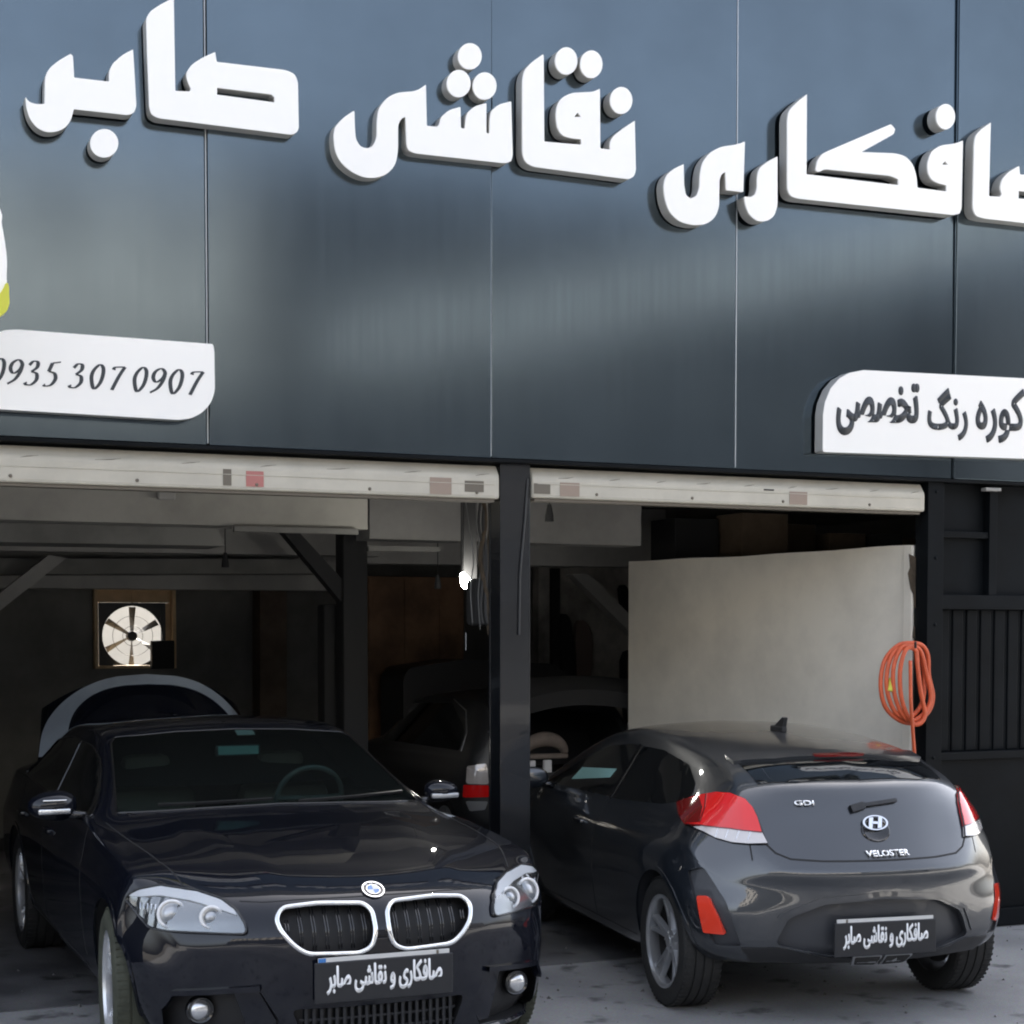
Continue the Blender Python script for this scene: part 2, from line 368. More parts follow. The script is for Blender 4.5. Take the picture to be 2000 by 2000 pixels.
# ------------------------------------------------------------------ materials
M = dict(
 panel=mat('satin_panel', (.108, .136, .158), .13, 1.0, 0, .5, bump=.012, bscale=3, noise=.12, nscale=1.5),
 seam=mat('panel_gap', (.01, .01, .01), .7), trim=mat('panel_edge', (.55, .57, .58), .35, .6),
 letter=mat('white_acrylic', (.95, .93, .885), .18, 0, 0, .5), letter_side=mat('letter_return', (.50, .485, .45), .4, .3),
 ink=mat('sign_ink', (.035, .04, .045), .5), steel=mat('black_steel', (.010, .011, .013), .22, .0, .3, bump=.03, bscale=9),
 blackwall=mat('black_sheet', (.005, .0065, .008), .55, .0, 0, .12, bump=.05, bscale=5, noise=.5, nscale=3),
 shutter=mat('cream_paint', (.54, .505, .42), .45, 0, 0, .4, noise=.14, nscale=4), tape=mat('brown_tape', (.30, .23, .18), .5), redtape=mat('red_print', (.42, .16, .14), .6),
 grime=mat('grime', (.16, .14, .11), .9), plaster=mat('old_plaster', (.42, .405, .36), .85, noise=.3, nscale=1.5, bump=.2, bscale=14),
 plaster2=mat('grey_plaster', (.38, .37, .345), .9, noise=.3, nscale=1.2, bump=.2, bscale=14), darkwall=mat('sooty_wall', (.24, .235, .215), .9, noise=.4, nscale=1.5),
 white_wall=mat('white_sheet', (.93, .87, .75), .55, noise=.17, nscale=1.6, bump=.04, bscale=3), stain=mat('brown_stain', (.10, .075, .05), .95, noise=.5, nscale=20),
 brown=mat('brown_board', (.27, .15, .08), .75, noise=.55, nscale=2.2), card=mat('cardboard', (.14, .10, .065), .85, noise=.35, nscale=5),
 wood=mat('pale_wood', (.70, .50, .28), .6, noise=.2, nscale=8), soot=mat('black_soot', (.022, .022, .022), .8),
 rubber=mat('tyre_rubber', (.022, .022, .021), .72, bump=.25, bscale=60, noise=.3, nscale=10), green_rubber=mat('dusty_tyre', (.06, .065, .045), .8, noise=.3, nscale=8),
 alloy=mat('alloy', (.70, .71, .72), .24, .7), dark_alloy=mat('grey_alloy', (.50, .51, .52), .28, .7), chrome=mat('chrome', (.86, .87, .88), .06, 1.0),
 silver=mat('lamp_silver', (.72, .73, .74), .22, .85), white_plastic=mat('white_plastic', (.8, .8, .8), .3), black_plastic=mat('black_plastic', (.018, .018, .019), .42),
 gloss_black=mat('gloss_black', (.008, .008, .009), .08, 0, .6), cut=mat('cavity', (.010, .010, .011), .6), disc=mat('brake_steel', (.07, .068, .065), .5, .6),
 bowl=mat('lamp_bowl', (.40, .40, .39), .18, .88), red=mat('red_lens', (.80, .014, .014), .08, 0, 1.0), deep_red=mat('dark_red_lens', (.16, .006, .006), .08, 0, 1.0), clear=mat('white_lens', (.66, .62, .60), .12, .2, 1.0),
 orange=mat('orange_lens', (.85, .06, .03), .1, 0, 1.0), dark_glass=mat('tinted_glass', (.006, .007, .008), .03, 0, 1.0), blue=mat('badge_blue', (.03, .18, .5), .2, 0, .8),
 teal=mat('teal_painted_light', (.20, .36, .34), .4), plate=mat('plate_black', (.017, .018, .021), .38), plate_white=mat('plate_white', (.62, .62, .60), .4), plate_text=mat('plate_print', (.9, .9, .9), .5),  # teal: painted light for the side window and the interior mirror
 seat=mat('dark_leather', (.20, .15, .125), .55), hose=mat('orange_hose', (.70, .125, .045), .42, noise=.2, nscale=12), beige=mat('beige_trim', (.26, .21, .175), .8, noise=.2, nscale=12),
 lid_grey=mat('lid_blue_grey', (.30, .35, .41), .42, noise=.15, nscale=5), bulb=mat('lit_bulb', (1, 1, 1), .3, emit=(1, .97, .9), estr=45),
 yellow=mat('yellow_sign', (.62, .62, .06), .4), cable=mat('cable', (.03, .03, .03), .5), grey_cable=mat('grey_cable', (.12, .12, .115), .5),
)
M['bmw'] = paint('navy_black_paint', (.003, .0042, .009), .006, metal=0); M['bmw'].node_tree.nodes['Principled BSDF'].inputs['Specular IOR Level'].default_value = .05; M['bmw'].node_tree.nodes['Principled BSDF'].inputs['Roughness'].default_value = .5; M['vel'] = paint('graphite_paint', (.012, .016, .022), .36, (.26, .25, .235), .25); M['vel'].node_tree.nodes['Principled BSDF'].inputs['Coat IOR'].default_value = 1.8; M['old'] = mat('black_paint', (.035, .036, .038), .35)
M['screen'] = glass('windscreen_tint', (.56, .66, .65), body=.010, bodycol=(.5, .5, .46)); M['lamp_glass'] = glass('lamp_cover', (.93, .94, .95))
t = M['panel'].node_tree; tc = t.nodes.new('ShaderNodeTexCoord'); mp_ = t.nodes.new('ShaderNodeMapping'); mp_.inputs['Scale'].default_value = (14, 1, .35); nz = t.nodes.new('ShaderNodeTexNoise'); nz.inputs['Scale'].default_value = 1.6; nz.inputs['Detail'].default_value = 6
t.links.new(tc.outputs['Object'], mp_.inputs[0]); t.links.new(mp_.outputs[0], nz.inputs['Vector']); mr = t.nodes.new('ShaderNodeMapRange'); mr.inputs['From Min'].default_value = .3; mr.inputs['From Max'].default_value = .7; mr.inputs['To Min'].default_value = .135; mr.inputs['To Max'].default_value = .155
t.links.new(nz.outputs['Fac'], mr.inputs['Value']); t.links.new(mr.outputs[0], t.nodes['Principled BSDF'].inputs['Roughness'])       # wiped, streaky satin
def ground_mat(name, a, b, c, rough=.85):
    m = mat(name, a, rough, bump=.35, bscale=90); t = m.node_tree; bs = t.nodes['Principled BSDF']; tc = t.nodes.new('ShaderNodeTexCoord')
    def noise(s, d, lo, hi):
        n = t.nodes.new('ShaderNodeTexNoise'); n.inputs['Scale'].default_value = s; n.inputs['Detail'].default_value = d; t.links.new(tc.outputs['Object'], n.inputs['Vector'])
        r = t.nodes.new('ShaderNodeMapRange'); r.inputs['From Min'].default_value = lo; r.inputs['From Max'].default_value = hi; t.links.new(n.outputs['Fac'], r.inputs['Value']); return r.outputs[0]
    m1 = t.nodes.new('ShaderNodeMix'); m1.data_type = 'RGBA'; m1.inputs['A'].default_value = (*a, 1); m1.inputs['B'].default_value = (*b, 1); t.links.new(noise(1.3, 8, .38, .62), m1.inputs['Factor'])
    m2 = t.nodes.new('ShaderNodeMix'); m2.data_type = 'RGBA'; m2.inputs['B'].default_value = (*c, 1); t.links.new(m1.outputs['Result'], m2.inputs['A']); t.links.new(noise(4.5, 6, .58, .70), m2.inputs['Factor'])
    m3 = t.nodes.new('ShaderNodeMix'); m3.data_type = 'RGBA'; m3.blend_type = 'MULTIPLY'; m3.inputs['Factor'].default_value = .5; t.links.new(m2.outputs['Result'], m3.inputs['A'])
    n = t.nodes.new('ShaderNodeTexNoise'); n.inputs['Scale'].default_value = 70; n.inputs['Detail'].default_value = 3; t.links.new(tc.outputs['Object'], n.inputs['Vector']); t.links.new(n.outputs['Color'], m3.inputs['B'])
    t.links.new(m3.outputs['Result'], bs.inputs['Base Color']); return m
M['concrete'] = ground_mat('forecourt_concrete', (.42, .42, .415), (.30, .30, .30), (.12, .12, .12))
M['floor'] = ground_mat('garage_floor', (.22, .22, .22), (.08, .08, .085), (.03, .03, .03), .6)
M['asphalt'] = ground_mat('asphalt', (.07, .07, .072), (.055, .055, .057), (.04, .04, .04))

def kbox(name, x0, x1, y0, y1, z0, z1, m, parent=None, bev=0):
    bm = bmesh.new(); box(bm, x0, x1, y0, y1, z0, z1, bev); return obj(name, bm, m, parent)
def prism(name, pts, Y, depth, m, parent=None, holes=()):          # an outline standing on the plane y = Y, with real depth behind it
    bm = bmesh.new(); V, F = cdt([(p.x, p.z) for p in pts], [[(p.x, p.z) for p in h] for h in holes])
    solid(bm, [Vector((v.x, Y, v.y)) for v in V], F, [Vector((v.x, Y + depth, v.y)) for v in V]); return obj(name, bm, m, parent)
def onp(px, Y): return [at(x, y, Y) for x, y in px]

# ------------------------------------------------------------------ ground
def struct(o): o['kind'] = 'structure'; return o
struct(kbox('ground', -400, 400, -400, 400, -.30, -.012, mat('far_ground', (.13, .12, .105), .9, noise=.2)))
struct(kbox('road', -80, 80, -24, -11.5, -.2, -.006, M['asphalt']))
struct(kbox('forecourt_pavement', -30, 30, -11.5, .05, -.2, 0, M['concrete']))
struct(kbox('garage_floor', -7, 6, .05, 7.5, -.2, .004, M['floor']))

rng = random.Random(21)
bm = bmesh.new()
for k in range(1500):
    x, y = rng.uniform(-5, 5), rng.uniform(-4.5, 1.5); r = rng.choice((.004, .006, .008, .013)) * rng.uniform(.6, 1.2); v = [bm.verts.new((x + r * rng.uniform(.6, 1.2) * math.cos(a), y + r * rng.uniform(.6, 1.2) * math.sin(a), .002 if y < .05 else .005)) for a in (0, 1.6, 3.1, 4.7)]; t_ = bm.verts.new((x, y, r * .9 + .003))
    for i in range(4): bm.faces.new((v[i], v[(i + 1) % 4], t_))
g_ = obj('grit', bm, mat('grit', (.20, .19, .18), .9, noise=.6, nscale=9)); g_['kind'] = 'stuff'; tag(g_, 'loose grit scattered over the concrete forecourt', 'grit')
# ------------------------------------------------------------------ the garage building
G = empty('garage_building'); tag(G, 'garage workshop front with dark satin panels above two open bays', 'building')
ZB = 2.852
sx = [-6.42, -4.845, -3.27, -1.70, -.125, 1.43, 3.0, 4.575, 6.15]
for i in range(len(sx) - 1):
    bm = bmesh.new(); box(bm, sx[i] + .005, sx[i + 1] - .005, 0, .03, ZB, 6.3, .004)
    o = obj('facade_panel', bm, M['panel'], G); c = (sx[i] + sx[i + 1]) / 2
    o.rotation_euler = (R([.0, .15, -.1, .25, .0, -.15, .1, 0][i]), 0, 0); o.location = (0, 0, 0)
    # a folded bright edge beside each joint
    if 0 < i: kbox('edge_trim', sx[i] - .0035, sx[i] + .0012, -.001, .01, ZB + .01, 6.3, M['trim'] if i in (3, 4, 5) else M['panel'], G)
kbox('panel_joint_backing', -6.42, 6.15, .036, .06, ZB, 6.3, M['seam'], G)
kbox('drip_flashing', -6.42, 6.15, -.012, .09, ZB - .022, ZB - .002, M['blackwall'], G, .003)
kbox('fascia_soffit', -6.42, 6.15, .03, .30, ZB - .018, ZB + .03, M['seam'], G)
kbox('upper_wall', -6.42, 6.15, .30, .55, ZB + .03, 10.2, M['plaster2'], G)
kbox('roof', -7, 6.15, .55, 7.7, 2.98, 3.2, M['plaster2'], G)
kbox('upper_storeys', -7, 6.15, 1.2, 7.6, 3.21, 10.0, M['plaster2'], G)
kbox('side_wall', -7.2, -7, .1, 7.7, 0, 3.2, M['plaster2'], G); kbox('side_wall', 6.0, 6.15, .45, 7.7, 0, 3.2, M['plaster2'], G)
# back wall around the fan opening
f0, f1 = at(182, 1306, 7.5), at(340, 1148, 7.5)
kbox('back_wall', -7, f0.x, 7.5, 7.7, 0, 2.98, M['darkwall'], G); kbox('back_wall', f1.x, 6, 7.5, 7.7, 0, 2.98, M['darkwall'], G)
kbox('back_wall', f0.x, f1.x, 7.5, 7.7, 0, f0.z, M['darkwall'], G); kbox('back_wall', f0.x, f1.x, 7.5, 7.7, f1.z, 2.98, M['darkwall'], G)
struct(kbox('fan_backdrop', -9, 5, 11.5, 11.7, -.01, 3.6, mat('backdrop_white', (.50, .50, .50), .8, noise=.08)))  # wall added outside to whiten the view through the fan opening
# downstand beams
def beam(name, a, b, Y, dep, m, top=2.97):
    prism(name, [at(*a, Y), at(*b, Y), Vector((at(*b, Y).x, 0, top)), Vector((at(*a, Y).x, 0, top))], Y, dep, m, G)
beam('ceiling_beam', (-900, 990), (718, 1034), 1.8, .3, M['plaster'])
beam('ceiling_beam', (722, 1052), (1252, 1066), 2.6, .3, M['plaster2'])
beam('ceiling_beam', (-900, 1062), (742, 1086), 4.0, .25, M['plaster2'])
beam('ceiling_beam', (700, 1100), (1300, 1108), 4.4, .3, M['plaster2'])
beam('ceiling_beam', (-900, 1140), (700, 1154), 5.6, .25, M['plaster2'])
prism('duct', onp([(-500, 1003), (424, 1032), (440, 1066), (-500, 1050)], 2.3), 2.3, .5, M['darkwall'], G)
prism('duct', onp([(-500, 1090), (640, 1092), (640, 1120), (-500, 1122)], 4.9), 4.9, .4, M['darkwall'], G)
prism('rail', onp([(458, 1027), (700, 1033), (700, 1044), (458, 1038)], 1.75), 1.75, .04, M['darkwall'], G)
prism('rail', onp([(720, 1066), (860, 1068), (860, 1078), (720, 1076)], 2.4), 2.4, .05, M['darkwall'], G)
prism('brace', onp([(-60, 1205), (95, 1084), (130, 1090), (-60, 1240)], 4.6), 4.6, .12, M['plaster2'], G)
prism('brace', onp([(1118, 1122), (1150, 1120), (1262, 1232), (1262, 1266)], 4.9), 4.9, .14, M['plaster2'], G)
prism('wall_pier', onp([(508, 1150), (560, 1150), (560, 1900), (508, 1900)], 7.2), 7.2, .28, mat('pier', (.16, .12, .09), .9, noise=.3), G)
prism('inner_wall', onp([(1052, 1090), (1300, 1090), (1300, 1700), (1052, 1700)], 6.6), 6.6, .15, mat('mottled_wall', (.55, .52, .47), .9, noise=.65, nscale=2.0), G)
prism('door_post', onp([(1080, 1110), (1094, 1110), (1094, 1500), (1080, 1500)], 6.5), 6.5, .08, M['soot'], G)
# centre column
cx = at(1005, 900, .06).x
bm = bmesh.new()
box(bm, cx - .092, cx + .092, .05, .068, 0, ZB - .02, .003); box(bm, cx - .092, cx + .092, .20, .218, 0, ZB - .02, .003)
box(bm, cx - .088, cx - .075, .068, .20, 0, ZB - .02); box(bm, cx + .075, cx + .088, .068, .20, 0, ZB - .02)
col_ = obj('steel_column', bm, M['steel'], G)
bm = bmesh.new(); tube(bm, [at(1031, 935, .045), at(1026, 1010, .04), at(1016, 1120, .04), at(1014, 1240, .04)], .006, 6); obj('column_cable', bm, M['cable'], col_)
kbox('steel_column', -4.1, -3.9, .05, .22, 0, ZB - .02, M['steel'], G, .004)
kbox('left_front_wall', -7, -4.1, .06, .24, 0, ZB - .02, M['blackwall'], G)
# black sheet wall with a ribbed door on the right
jx = at(1806, 1300, .05).x
W = empty('metal_side_wall', (jx, .05, 0)); tag(W, 'black sheet metal wall with ribbed door right of the hatchback', 'wall')
def wbox(name, x0, x1, y0, y1, z0, z1, m, bev=.003, parent=None):
    return rel(kbox(name, x0, x1, y0, y1, z0, z1, m, None, bev), W)
wr = 6.0
dz1, dz0 = at(1900, 1190, .05).z, at(1900, 1468, .05).z
wbox('wall_sheet', jx, wr, .12, .16, 0, ZB - .02, M['blackwall'])
wbox('post', jx, jx + .12, .03, .12, 0, ZB - .02, M['blackwall']); wbox('lintel', jx + .12, wr, .05, .12, dz1, dz1 + .09, M['blackwall'])
wbox('frame', jx + .5, jx + .56, .06, .118, dz1 + .09, ZB - .03, M['blackwall']); wbox('frame', jx + .12, jx + .5, .07, .118, dz1 + .45, dz1 + .49, M['blackwall'])
wbox('mid_rail', jx + .12, wr, .05, .12, dz0 - .05, dz0, M['blackwall']); wbox('base_rail', jx + .12, wr, .04, .12, 0.01, .12, M['blackwall'])
x = jx + .15
while x < jx + 2.6:
    wbox('rib', x, x + .085, .110, .12, dz0, dz1, M['blackwall'], .008); x += .11
wbox('kick_panel', jx + .12, jx + 1.35, .09, .12, .12, dz0 - .05, M['blackwall'])
p = at(1935, 957, .03); wbox('bracket', p.x - .06, p.x + .06, .0, .05, p.z - .008, p.z + .012, M['plaster2'])
for k in range(6):
    q = at(1822, 960 + 130 * k, .03); bm = bmesh.new(); lathe(bm, [(0, -.006), (.008, -.004), (.011, 0), (.011, .003)], 12, M=Matrix.Translation((jx + .06, .0275, q.z))); rel(obj('rivet', bm, M['blackwall'], None, True), W)
wbox('latch', jx + .16, jx + .24, .035, .088, dz0 - .30, dz0 - .26, M['steel'], .006)
# white sheet partition standing back from the right jamb
a, b = at(1790, 1066, .25), at(1240, 1098, 3.0)
P = empty('white_partition', (a.x, .25, 0)); tag(P, 'tall off-white sheet partition running back from the right jamb behind the hatchback', 'partition')
def slabwall(name, A, B, zA, zB, z0, th, m):
    d = (Vector((B.x, B.y, 0)) - Vector((A.x, A.y, 0))).normalized(); n = Vector((d.y, -d.x, 0)) * th; bm = bmesh.new(); seg = 16
    rows = []
    for i in range(seg + 1):
        t = i / seg; q = Vector((A.x, A.y, 0)).lerp(Vector((B.x, B.y, 0)), t); zt = zA + (zB - zA) * t + .003 * math.sin(t * 19) + .004 * math.sin(t * 7 + 1)
        w_ = n * .0 + n.normalized() * (.012 * math.sin(t * 5)); rows.append([bm.verts.new(q + w_ + Vector((0, 0, z0))), bm.verts.new(q + w_ + Vector((0, 0, zt))), bm.verts.new(q + w_ - n + Vector((0, 0, zt))), bm.verts.new(q + w_ - n + Vector((0, 0, z0)))])
    for r0, r1 in zip(rows, rows[1:]):
        for k in range(4): bm.faces.new((r0[k], r0[(k + 1) % 4], r1[(k + 1) % 4], r1[k]))
    bm.faces.new(rows[0]); bm.faces.new(rows[-1][::-1]); return obj(name, bm, m)
rel(slabwall('sheet', a, b, a.z, b.z, 0, .05, M['white_wall']), P)
e0 = at(1768, 1090, .2); e1 = at(1797, 1185, .2)
rel(kbox('edge_strip', at(1772, 1200, .2).x, jx - .005, .16, .24, 0, at(1785, 1066, .2).z, M['white_wall'], None, .004), P)
bm = bmesh.new(); rng = random.Random(3)
pts = [(1776, 1082), (1793, 1090), (1797, 1125), (1796, 1185), (1786, 1188), (1784, 1160), (1779, 1150), (1774, 1120), (1778, 1108)]
V, F = cdt([(q.x, q.z) for q in onp(pts, .15)]); solid(bm, [Vector((v.x, .15, v.y)) for v in V], F, [Vector((v.x, .156, v.y)) for v in V]); rel(obj('stain_patch', bm, M['stain']), P)
pts = [(1785, 1222), (1792, 1230), (1790, 1250), (1783, 1246)]
bm = bmesh.new(); V, F = cdt([(q.x, q.z) for q in onp(pts, .15)]); solid(bm, [Vector((v.x, .15, v.y)) for v in V], F, [Vector((v.x, .156, v.y)) for v in V]); rel(obj('stain_patch', bm, M['stain']), P)
# roller shutter housings
def housing(name, pa, pb, label, marks, open_right=False):
    A, B = at(*pa, .03), at(*pb, .03); zb = (A.z + B.z) / 2; H = empty(name, (A.x, .03, zb)); tag(H, label, 'roller shutter')
    zt = ZB - .035; bm = bmesh.new()
    prof = [(.03, zb + .012), (.036, zb), (.30, zb), (.30, zt), (.075, zt), (.034, zt - .055), (.030, zt - .075)]
    r0 = [bm.verts.new((A.x, y, z)) for y, z in prof]; r1 = [bm.verts.new((B.x, y, z)) for y, z in prof]
    for k in range(len(prof)): bm.faces.new((r0[k], r0[(k + 1) % len(prof)], r1[(k + 1) % len(prof)], r1[k]))
    bm.faces.new(r0); bm.faces.new(r1[::-1]); bmesh.ops.bevel(bm, geom=bm.edges[:], offset=.004, segments=2, affect='EDGES'); rel(obj('box_cover', bm, M['shutter']), H)
    rel(kbox('bottom_lip', A.x + .02, B.x - .02, .05, .12, zb - .018, zb - .001, M['grime'], None, .002), H)
    for (x0, x1, y0, y1, m, nm) in marks:
        q0, q1 = at(x0, y1, .027), at(x1, y0, .027); rel(kbox(nm, q0.x, q1.x, .0272, .0296, max(q0.z, zb + .014), min(q1.z, zt - .08), m), H)
    k = 0; xq = A.x + .4
    while xq < B.x - .1:
        bm = bmesh.new(); lathe(bm, [(0, -.006), (.006, -.005), (.009, 0), (.009, .004)], 12, M=Matrix.Translation((xq, .0275, zb + .03))); rel(obj('bolt', bm, M['grime'], None, True, 40), H); xq += .62
    bm = bmesh.new(); tube(bm, [(A.x + .03, .0285, zb + .078), (B.x - .03, .0285, zb + .078)], .0022, 6); rel(obj('cover_fold', bm, M['shutter']), H)
    bm = bmesh.new()                                                  # sagging torn film along the top
    for k in range(9):
        xa = A.x + (B.x - A.x) * (k + .2) / 9; L = (B.x - A.x) / 9 * .75; tube(bm, [(xa, .055, zt - .035), (xa + L * .3, .036, zt - .062 - .01 * (k % 3)), (xa + L * .7, .034, zt - .055), (xa + L, .045, zt - .045)], .0022, 5)
    rel(obj('torn_film', bm, M['grime']), H)
housing('roller_shutter', (-420, 930), (975, 971), 'long cream roller shutter box over the left bay with red tape', [
    (436, 452, 915, 948, M['grime'], 'smudge'), (481, 515, 921, 950, M['redtape'], 'red_tape'), (840, 882, 930, 965, M['tape'], 'brown_tape'), (908, 945, 940, 960, M['grime'], 'smudge')])
housing('roller_shutter', (1040, 973), (1806, 998), 'shorter cream roller shutter box over the right bay with two tape bands', [
    (1043, 1075, 945, 964, M['grime'], 'smudge'), (1094, 1132, 935, 972, M['tape'], 'brown_tape'), (1542, 1577, 955, 992, M['tape'], 'brown_tape'), (1492, 1512, 948, 955, M['soot'], 'smudge')])

# ------------------------------------------------------------------ channel letters
S1, S2, S3 = 700 / 1932, 700 / 1932, 750 / 1932
YL = -.10
def piece(parent, pts, s, ox, oy, holes=(), rnd=6, name='letter'):
    pl = soft([(x, y) for x, y in pts], rnd) if rnd else [Vector(p) for p in pts]; P3 = [at(ox + x * s, oy + y * s, YL) for x, y in pl]
    H3 = [[at(ox + x * s, oy + y * s, YL) for x, y in h] for h in holes]
    bm = bmesh.new(); V, F = cdt([(p.x, p.z) for p in P3], [[(p.x, p.z) for p in h] for h in H3])
    solid(bm, [Vector((v.x, YL, v.y)) for v in V], F, [Vector((v.x, YL + .012, v.y)) for v in V]); f = rel(obj(name, bm, M['letter']), parent)
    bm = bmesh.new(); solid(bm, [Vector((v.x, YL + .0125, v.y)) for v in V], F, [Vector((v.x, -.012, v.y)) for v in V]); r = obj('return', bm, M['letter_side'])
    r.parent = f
    return f
def dot(parent, c, rx, ry, s, ox, oy):
    return piece(parent, [(c[0] + rx * math.cos(2 * math.pi * k / 28), c[1] + ry * math.sin(2 * math.pi * k / 28)) for k in range(28)], s, ox, oy, rnd=0, name='letter_dot')
w1 = empty('sign_word', at(300, 200, 0)); tag(w1, 'white raised Persian word reading صابر at the upper left of the panels', 'sign lettering')
piece(w1, [(380, 290), (310, 330), (262, 372), (243, 415), (240, 560), (195, 562), (155, 548), (137, 522), (142, 580), (160, 640), (200, 690), (250, 713), (305, 710), (350, 690), (382, 650), (398, 588), (692, 620), (722, 608), (735, 575), (727, 420), (717, 266), (660, 295), (605, 345), (588, 385), (588, 440), (400, 418), (393, 300)], S1, 0, 0)
dot(w1, (562, 772), 76, 77, S1, 0, 0)
piece(w1, [(925, -6), (868, 22), (808, 62), (788, 98), (795, 330), (805, 580), (815, 615), (850, 636), (1575, 726), (1602, 712), (1611, 690), (1606, 440), (1590, 400), (1545, 378), (1168, 333), (1160, 280), (1095, 308), (1030, 350), (1003, 395), (1008, 430), (1030, 480), (1022, 493), (945, 490), (937, -4)], S1, 0, 0, [[(1170, 472), (1462, 508), (1480, 524), (1479, 552), (1170, 510)]])
w2 = empty('sign_word', at(940, 250, 0)); tag(w2, 'white raised Persian word reading نقاشی in the middle of the panels', 'sign lettering')
piece(w2, [(250, 460), (195, 495), (150, 545), (142, 590), (148, 670), (178, 735), (235, 787), (310, 820), (380, 820), (440, 795), (478, 745), (490, 670), (490, 535), (508, 500), (530, 492), (536, 640), (545, 672), (580, 688), (1070, 742), (1100, 730), (1108, 700), (1100, 408), (1030, 425), (990, 462), (984, 505), (982, 582), (966, 578), (966, 418), (900, 435), (858, 475), (850, 556), (829, 552), (826, 438), (762, 455), (720, 495), (714, 530), (700, 545), (645, 540), (640, 318), (590, 352), (480, 362), (425, 392), (383, 450), (376, 520), (376, 605), (352, 652), (320, 663), (285, 650), (262, 612), (257, 550), (255, 463)], S2, 600, 50)
for c, rx, ry in (((877, 165), 64, 71), ((817, 312), 64, 74), ((957, 325), 64, 74), ((1397, 190), 60, 74), ((1532, 208), 60, 75), ((1693, 403), 60, 73)): dot(w2, c, rx, ry, S2, 600, 50)
piece(w2, [(1270, 155), (1212, 195), (1170, 240), (1160, 290), (1160, 690), (1175, 735), (1215, 760), (1735, 828), (1763, 812), (1772, 780), (1766, 512), (1702, 555), (1655, 590), (1632, 625), (1632, 668), (1580, 662), (1578, 340), (1540, 357), (1425, 362), (1372, 388), (1346, 430), (1340, 490), (1348, 550), (1372, 590), (1412, 605), (1477, 612), (1477, 642), (1278, 625), (1275, 160)], S2, 600, 50, [[(1440, 492), (1458, 468), (1476, 492)]])
w3 = empty('sign_word', at(1650, 320, 0)); tag(w3, 'white raised Persian word reading صافکاری at the right, cut by the frame', 'sign lettering')
piece(w3, [(218, 440), (170, 462), (132, 495), (119, 540), (124, 615), (150, 685), (200, 730), (270, 747), (330, 743), (375, 712), (398, 660), (400, 520), (410, 490), (430, 478), (434, 570), (520, 580), (528, 325), (490, 340), (405, 352), (352, 380), (314, 430), (302, 490), (300, 560), (285, 600), (255, 612), (232, 597), (222, 550), (220, 443)], S3, 1250, 150)
piece(w3, [(692, 400), (640, 427), (600, 460), (590, 500), (590, 560), (580, 592), (556, 606), (525, 602), (530, 645), (550, 695), (590, 727), (638, 727), (675, 702), (692, 650)], S3, 1250, 150)
piece(w3, [(840, 88), (790, 127), (750, 168), (742, 210), (742, 565), (755, 598), (790, 612), (1580, 695), (1608, 688), (1618, 662), (1625, 320), (1585, 336), (1510, 345), (1467, 375), (1447, 430), (1448, 480), (1466, 518), (1500, 535), (1542, 545), (1542, 577), (1396, 558), (1392, 500), (1374, 440), (1338, 400), (1290, 385), (1115, 378), (1278, 288), (1284, 262), (1262, 238), (920, 384), (892, 420), (884, 470), (900, 479), (930, 464), (1262, 498), (1300, 515), (1300, 545), (838, 490), (840, 90)], S3, 1250, 150, [[(1520, 441), (1535, 424), (1550, 443)]], 5)
dot(w3, (1538, 200), 48, 64, S3, 1250, 150)
piece(w3, [(1765, 230), (1715, 266), (1688, 295), (1682, 335), (1675, 665), (1690, 700), (1730, 712), (2370, 785), (2390, 770), (2395, 560), (2380, 520), (2340, 500), (1912, 492), (1908, 448), (1855, 478), (1822, 515), (1812, 560), (1822, 590), (1812, 604), (1756, 600), (1765, 232)], S3, 1250, 150, [[(1905, 574), (2240, 606), (2260, 622), (2258, 645), (1905, 612)]])

# ------------------------------------------------------------------ printed writing
def text_bm(s, bold=0.0, extrude=.5):
    c = bpy.data.curves.new('lettering', 'FONT'); c.body = s; c.size = 1; c.offset = bold; c.extrude = 0
    o = bpy.data.objects.new('lettering', c); COL.objects.link(o); dg = bpy.context.evaluated_depsgraph_get()
    me = bpy.data.meshes.new_from_object(o.evaluated_get(dg)); bpy.data.objects.remove(o); bpy.data.curves.remove(c)
    bm = bmesh.new(); bm.from_mesh(me); bpy.data.meshes.remove(me)
    x0, x1 = min(v.co.x for v in bm.verts), max(v.co.x for v in bm.verts); y0, y1 = min(v.co.y for v in bm.verts), max(v.co.y for v in bm.verts)
    for v in bm.verts: v.co = Vector(((v.co.x - x0) / (x1 - x0), (v.co.y - y0) / (y1 - y0), 0))
    return bm
def place_text(name, s, m, f, bold=0.0, parent=None, th=.002, nrm=Vector((0, -1, 0)), heavy=None):  # f maps (0..1, 0..1) to space
    if heavy:
        out = bmesh.new(); hx, hy = heavy
        for k, (dx, dy) in enumerate(((-1, 0), (1, 0), (0, 1), (0, -1), (-.6, .7), (.6, -.7), (0, 0))):
            b2 = text_bm(s, bold)
            for v in b2.verts: v.co = f(v.co.x + dx * hx, v.co.y + dy * hy) + nrm * .00022 * k
            r = bmesh.ops.extrude_face_region(b2, geom=b2.faces[:])
            for v in r['geom']:
                if isinstance(v, bmesh.types.BMVert): v.co = v.co + nrm * th
            me = bpy.data.meshes.new('t'); b2.to_mesh(me); b2.free(); out.from_mesh(me); bpy.data.meshes.remove(me)
        o = obj(name, out, m, parent); return o
    bm = text_bm(s, bold)
    for v in bm.verts: v.co = f(v.co.x, v.co.y)
    r = bmesh.ops.extrude_face_region(bm, geom=bm.faces[:])
    for v in r['geom']:
        if isinstance(v, bmesh.types.BMVert): v.co = v.co + nrm * th
    return obj(name, bm, m, parent)
F_ = lambda *c: ''.join(chr(k) for k in reversed(c))
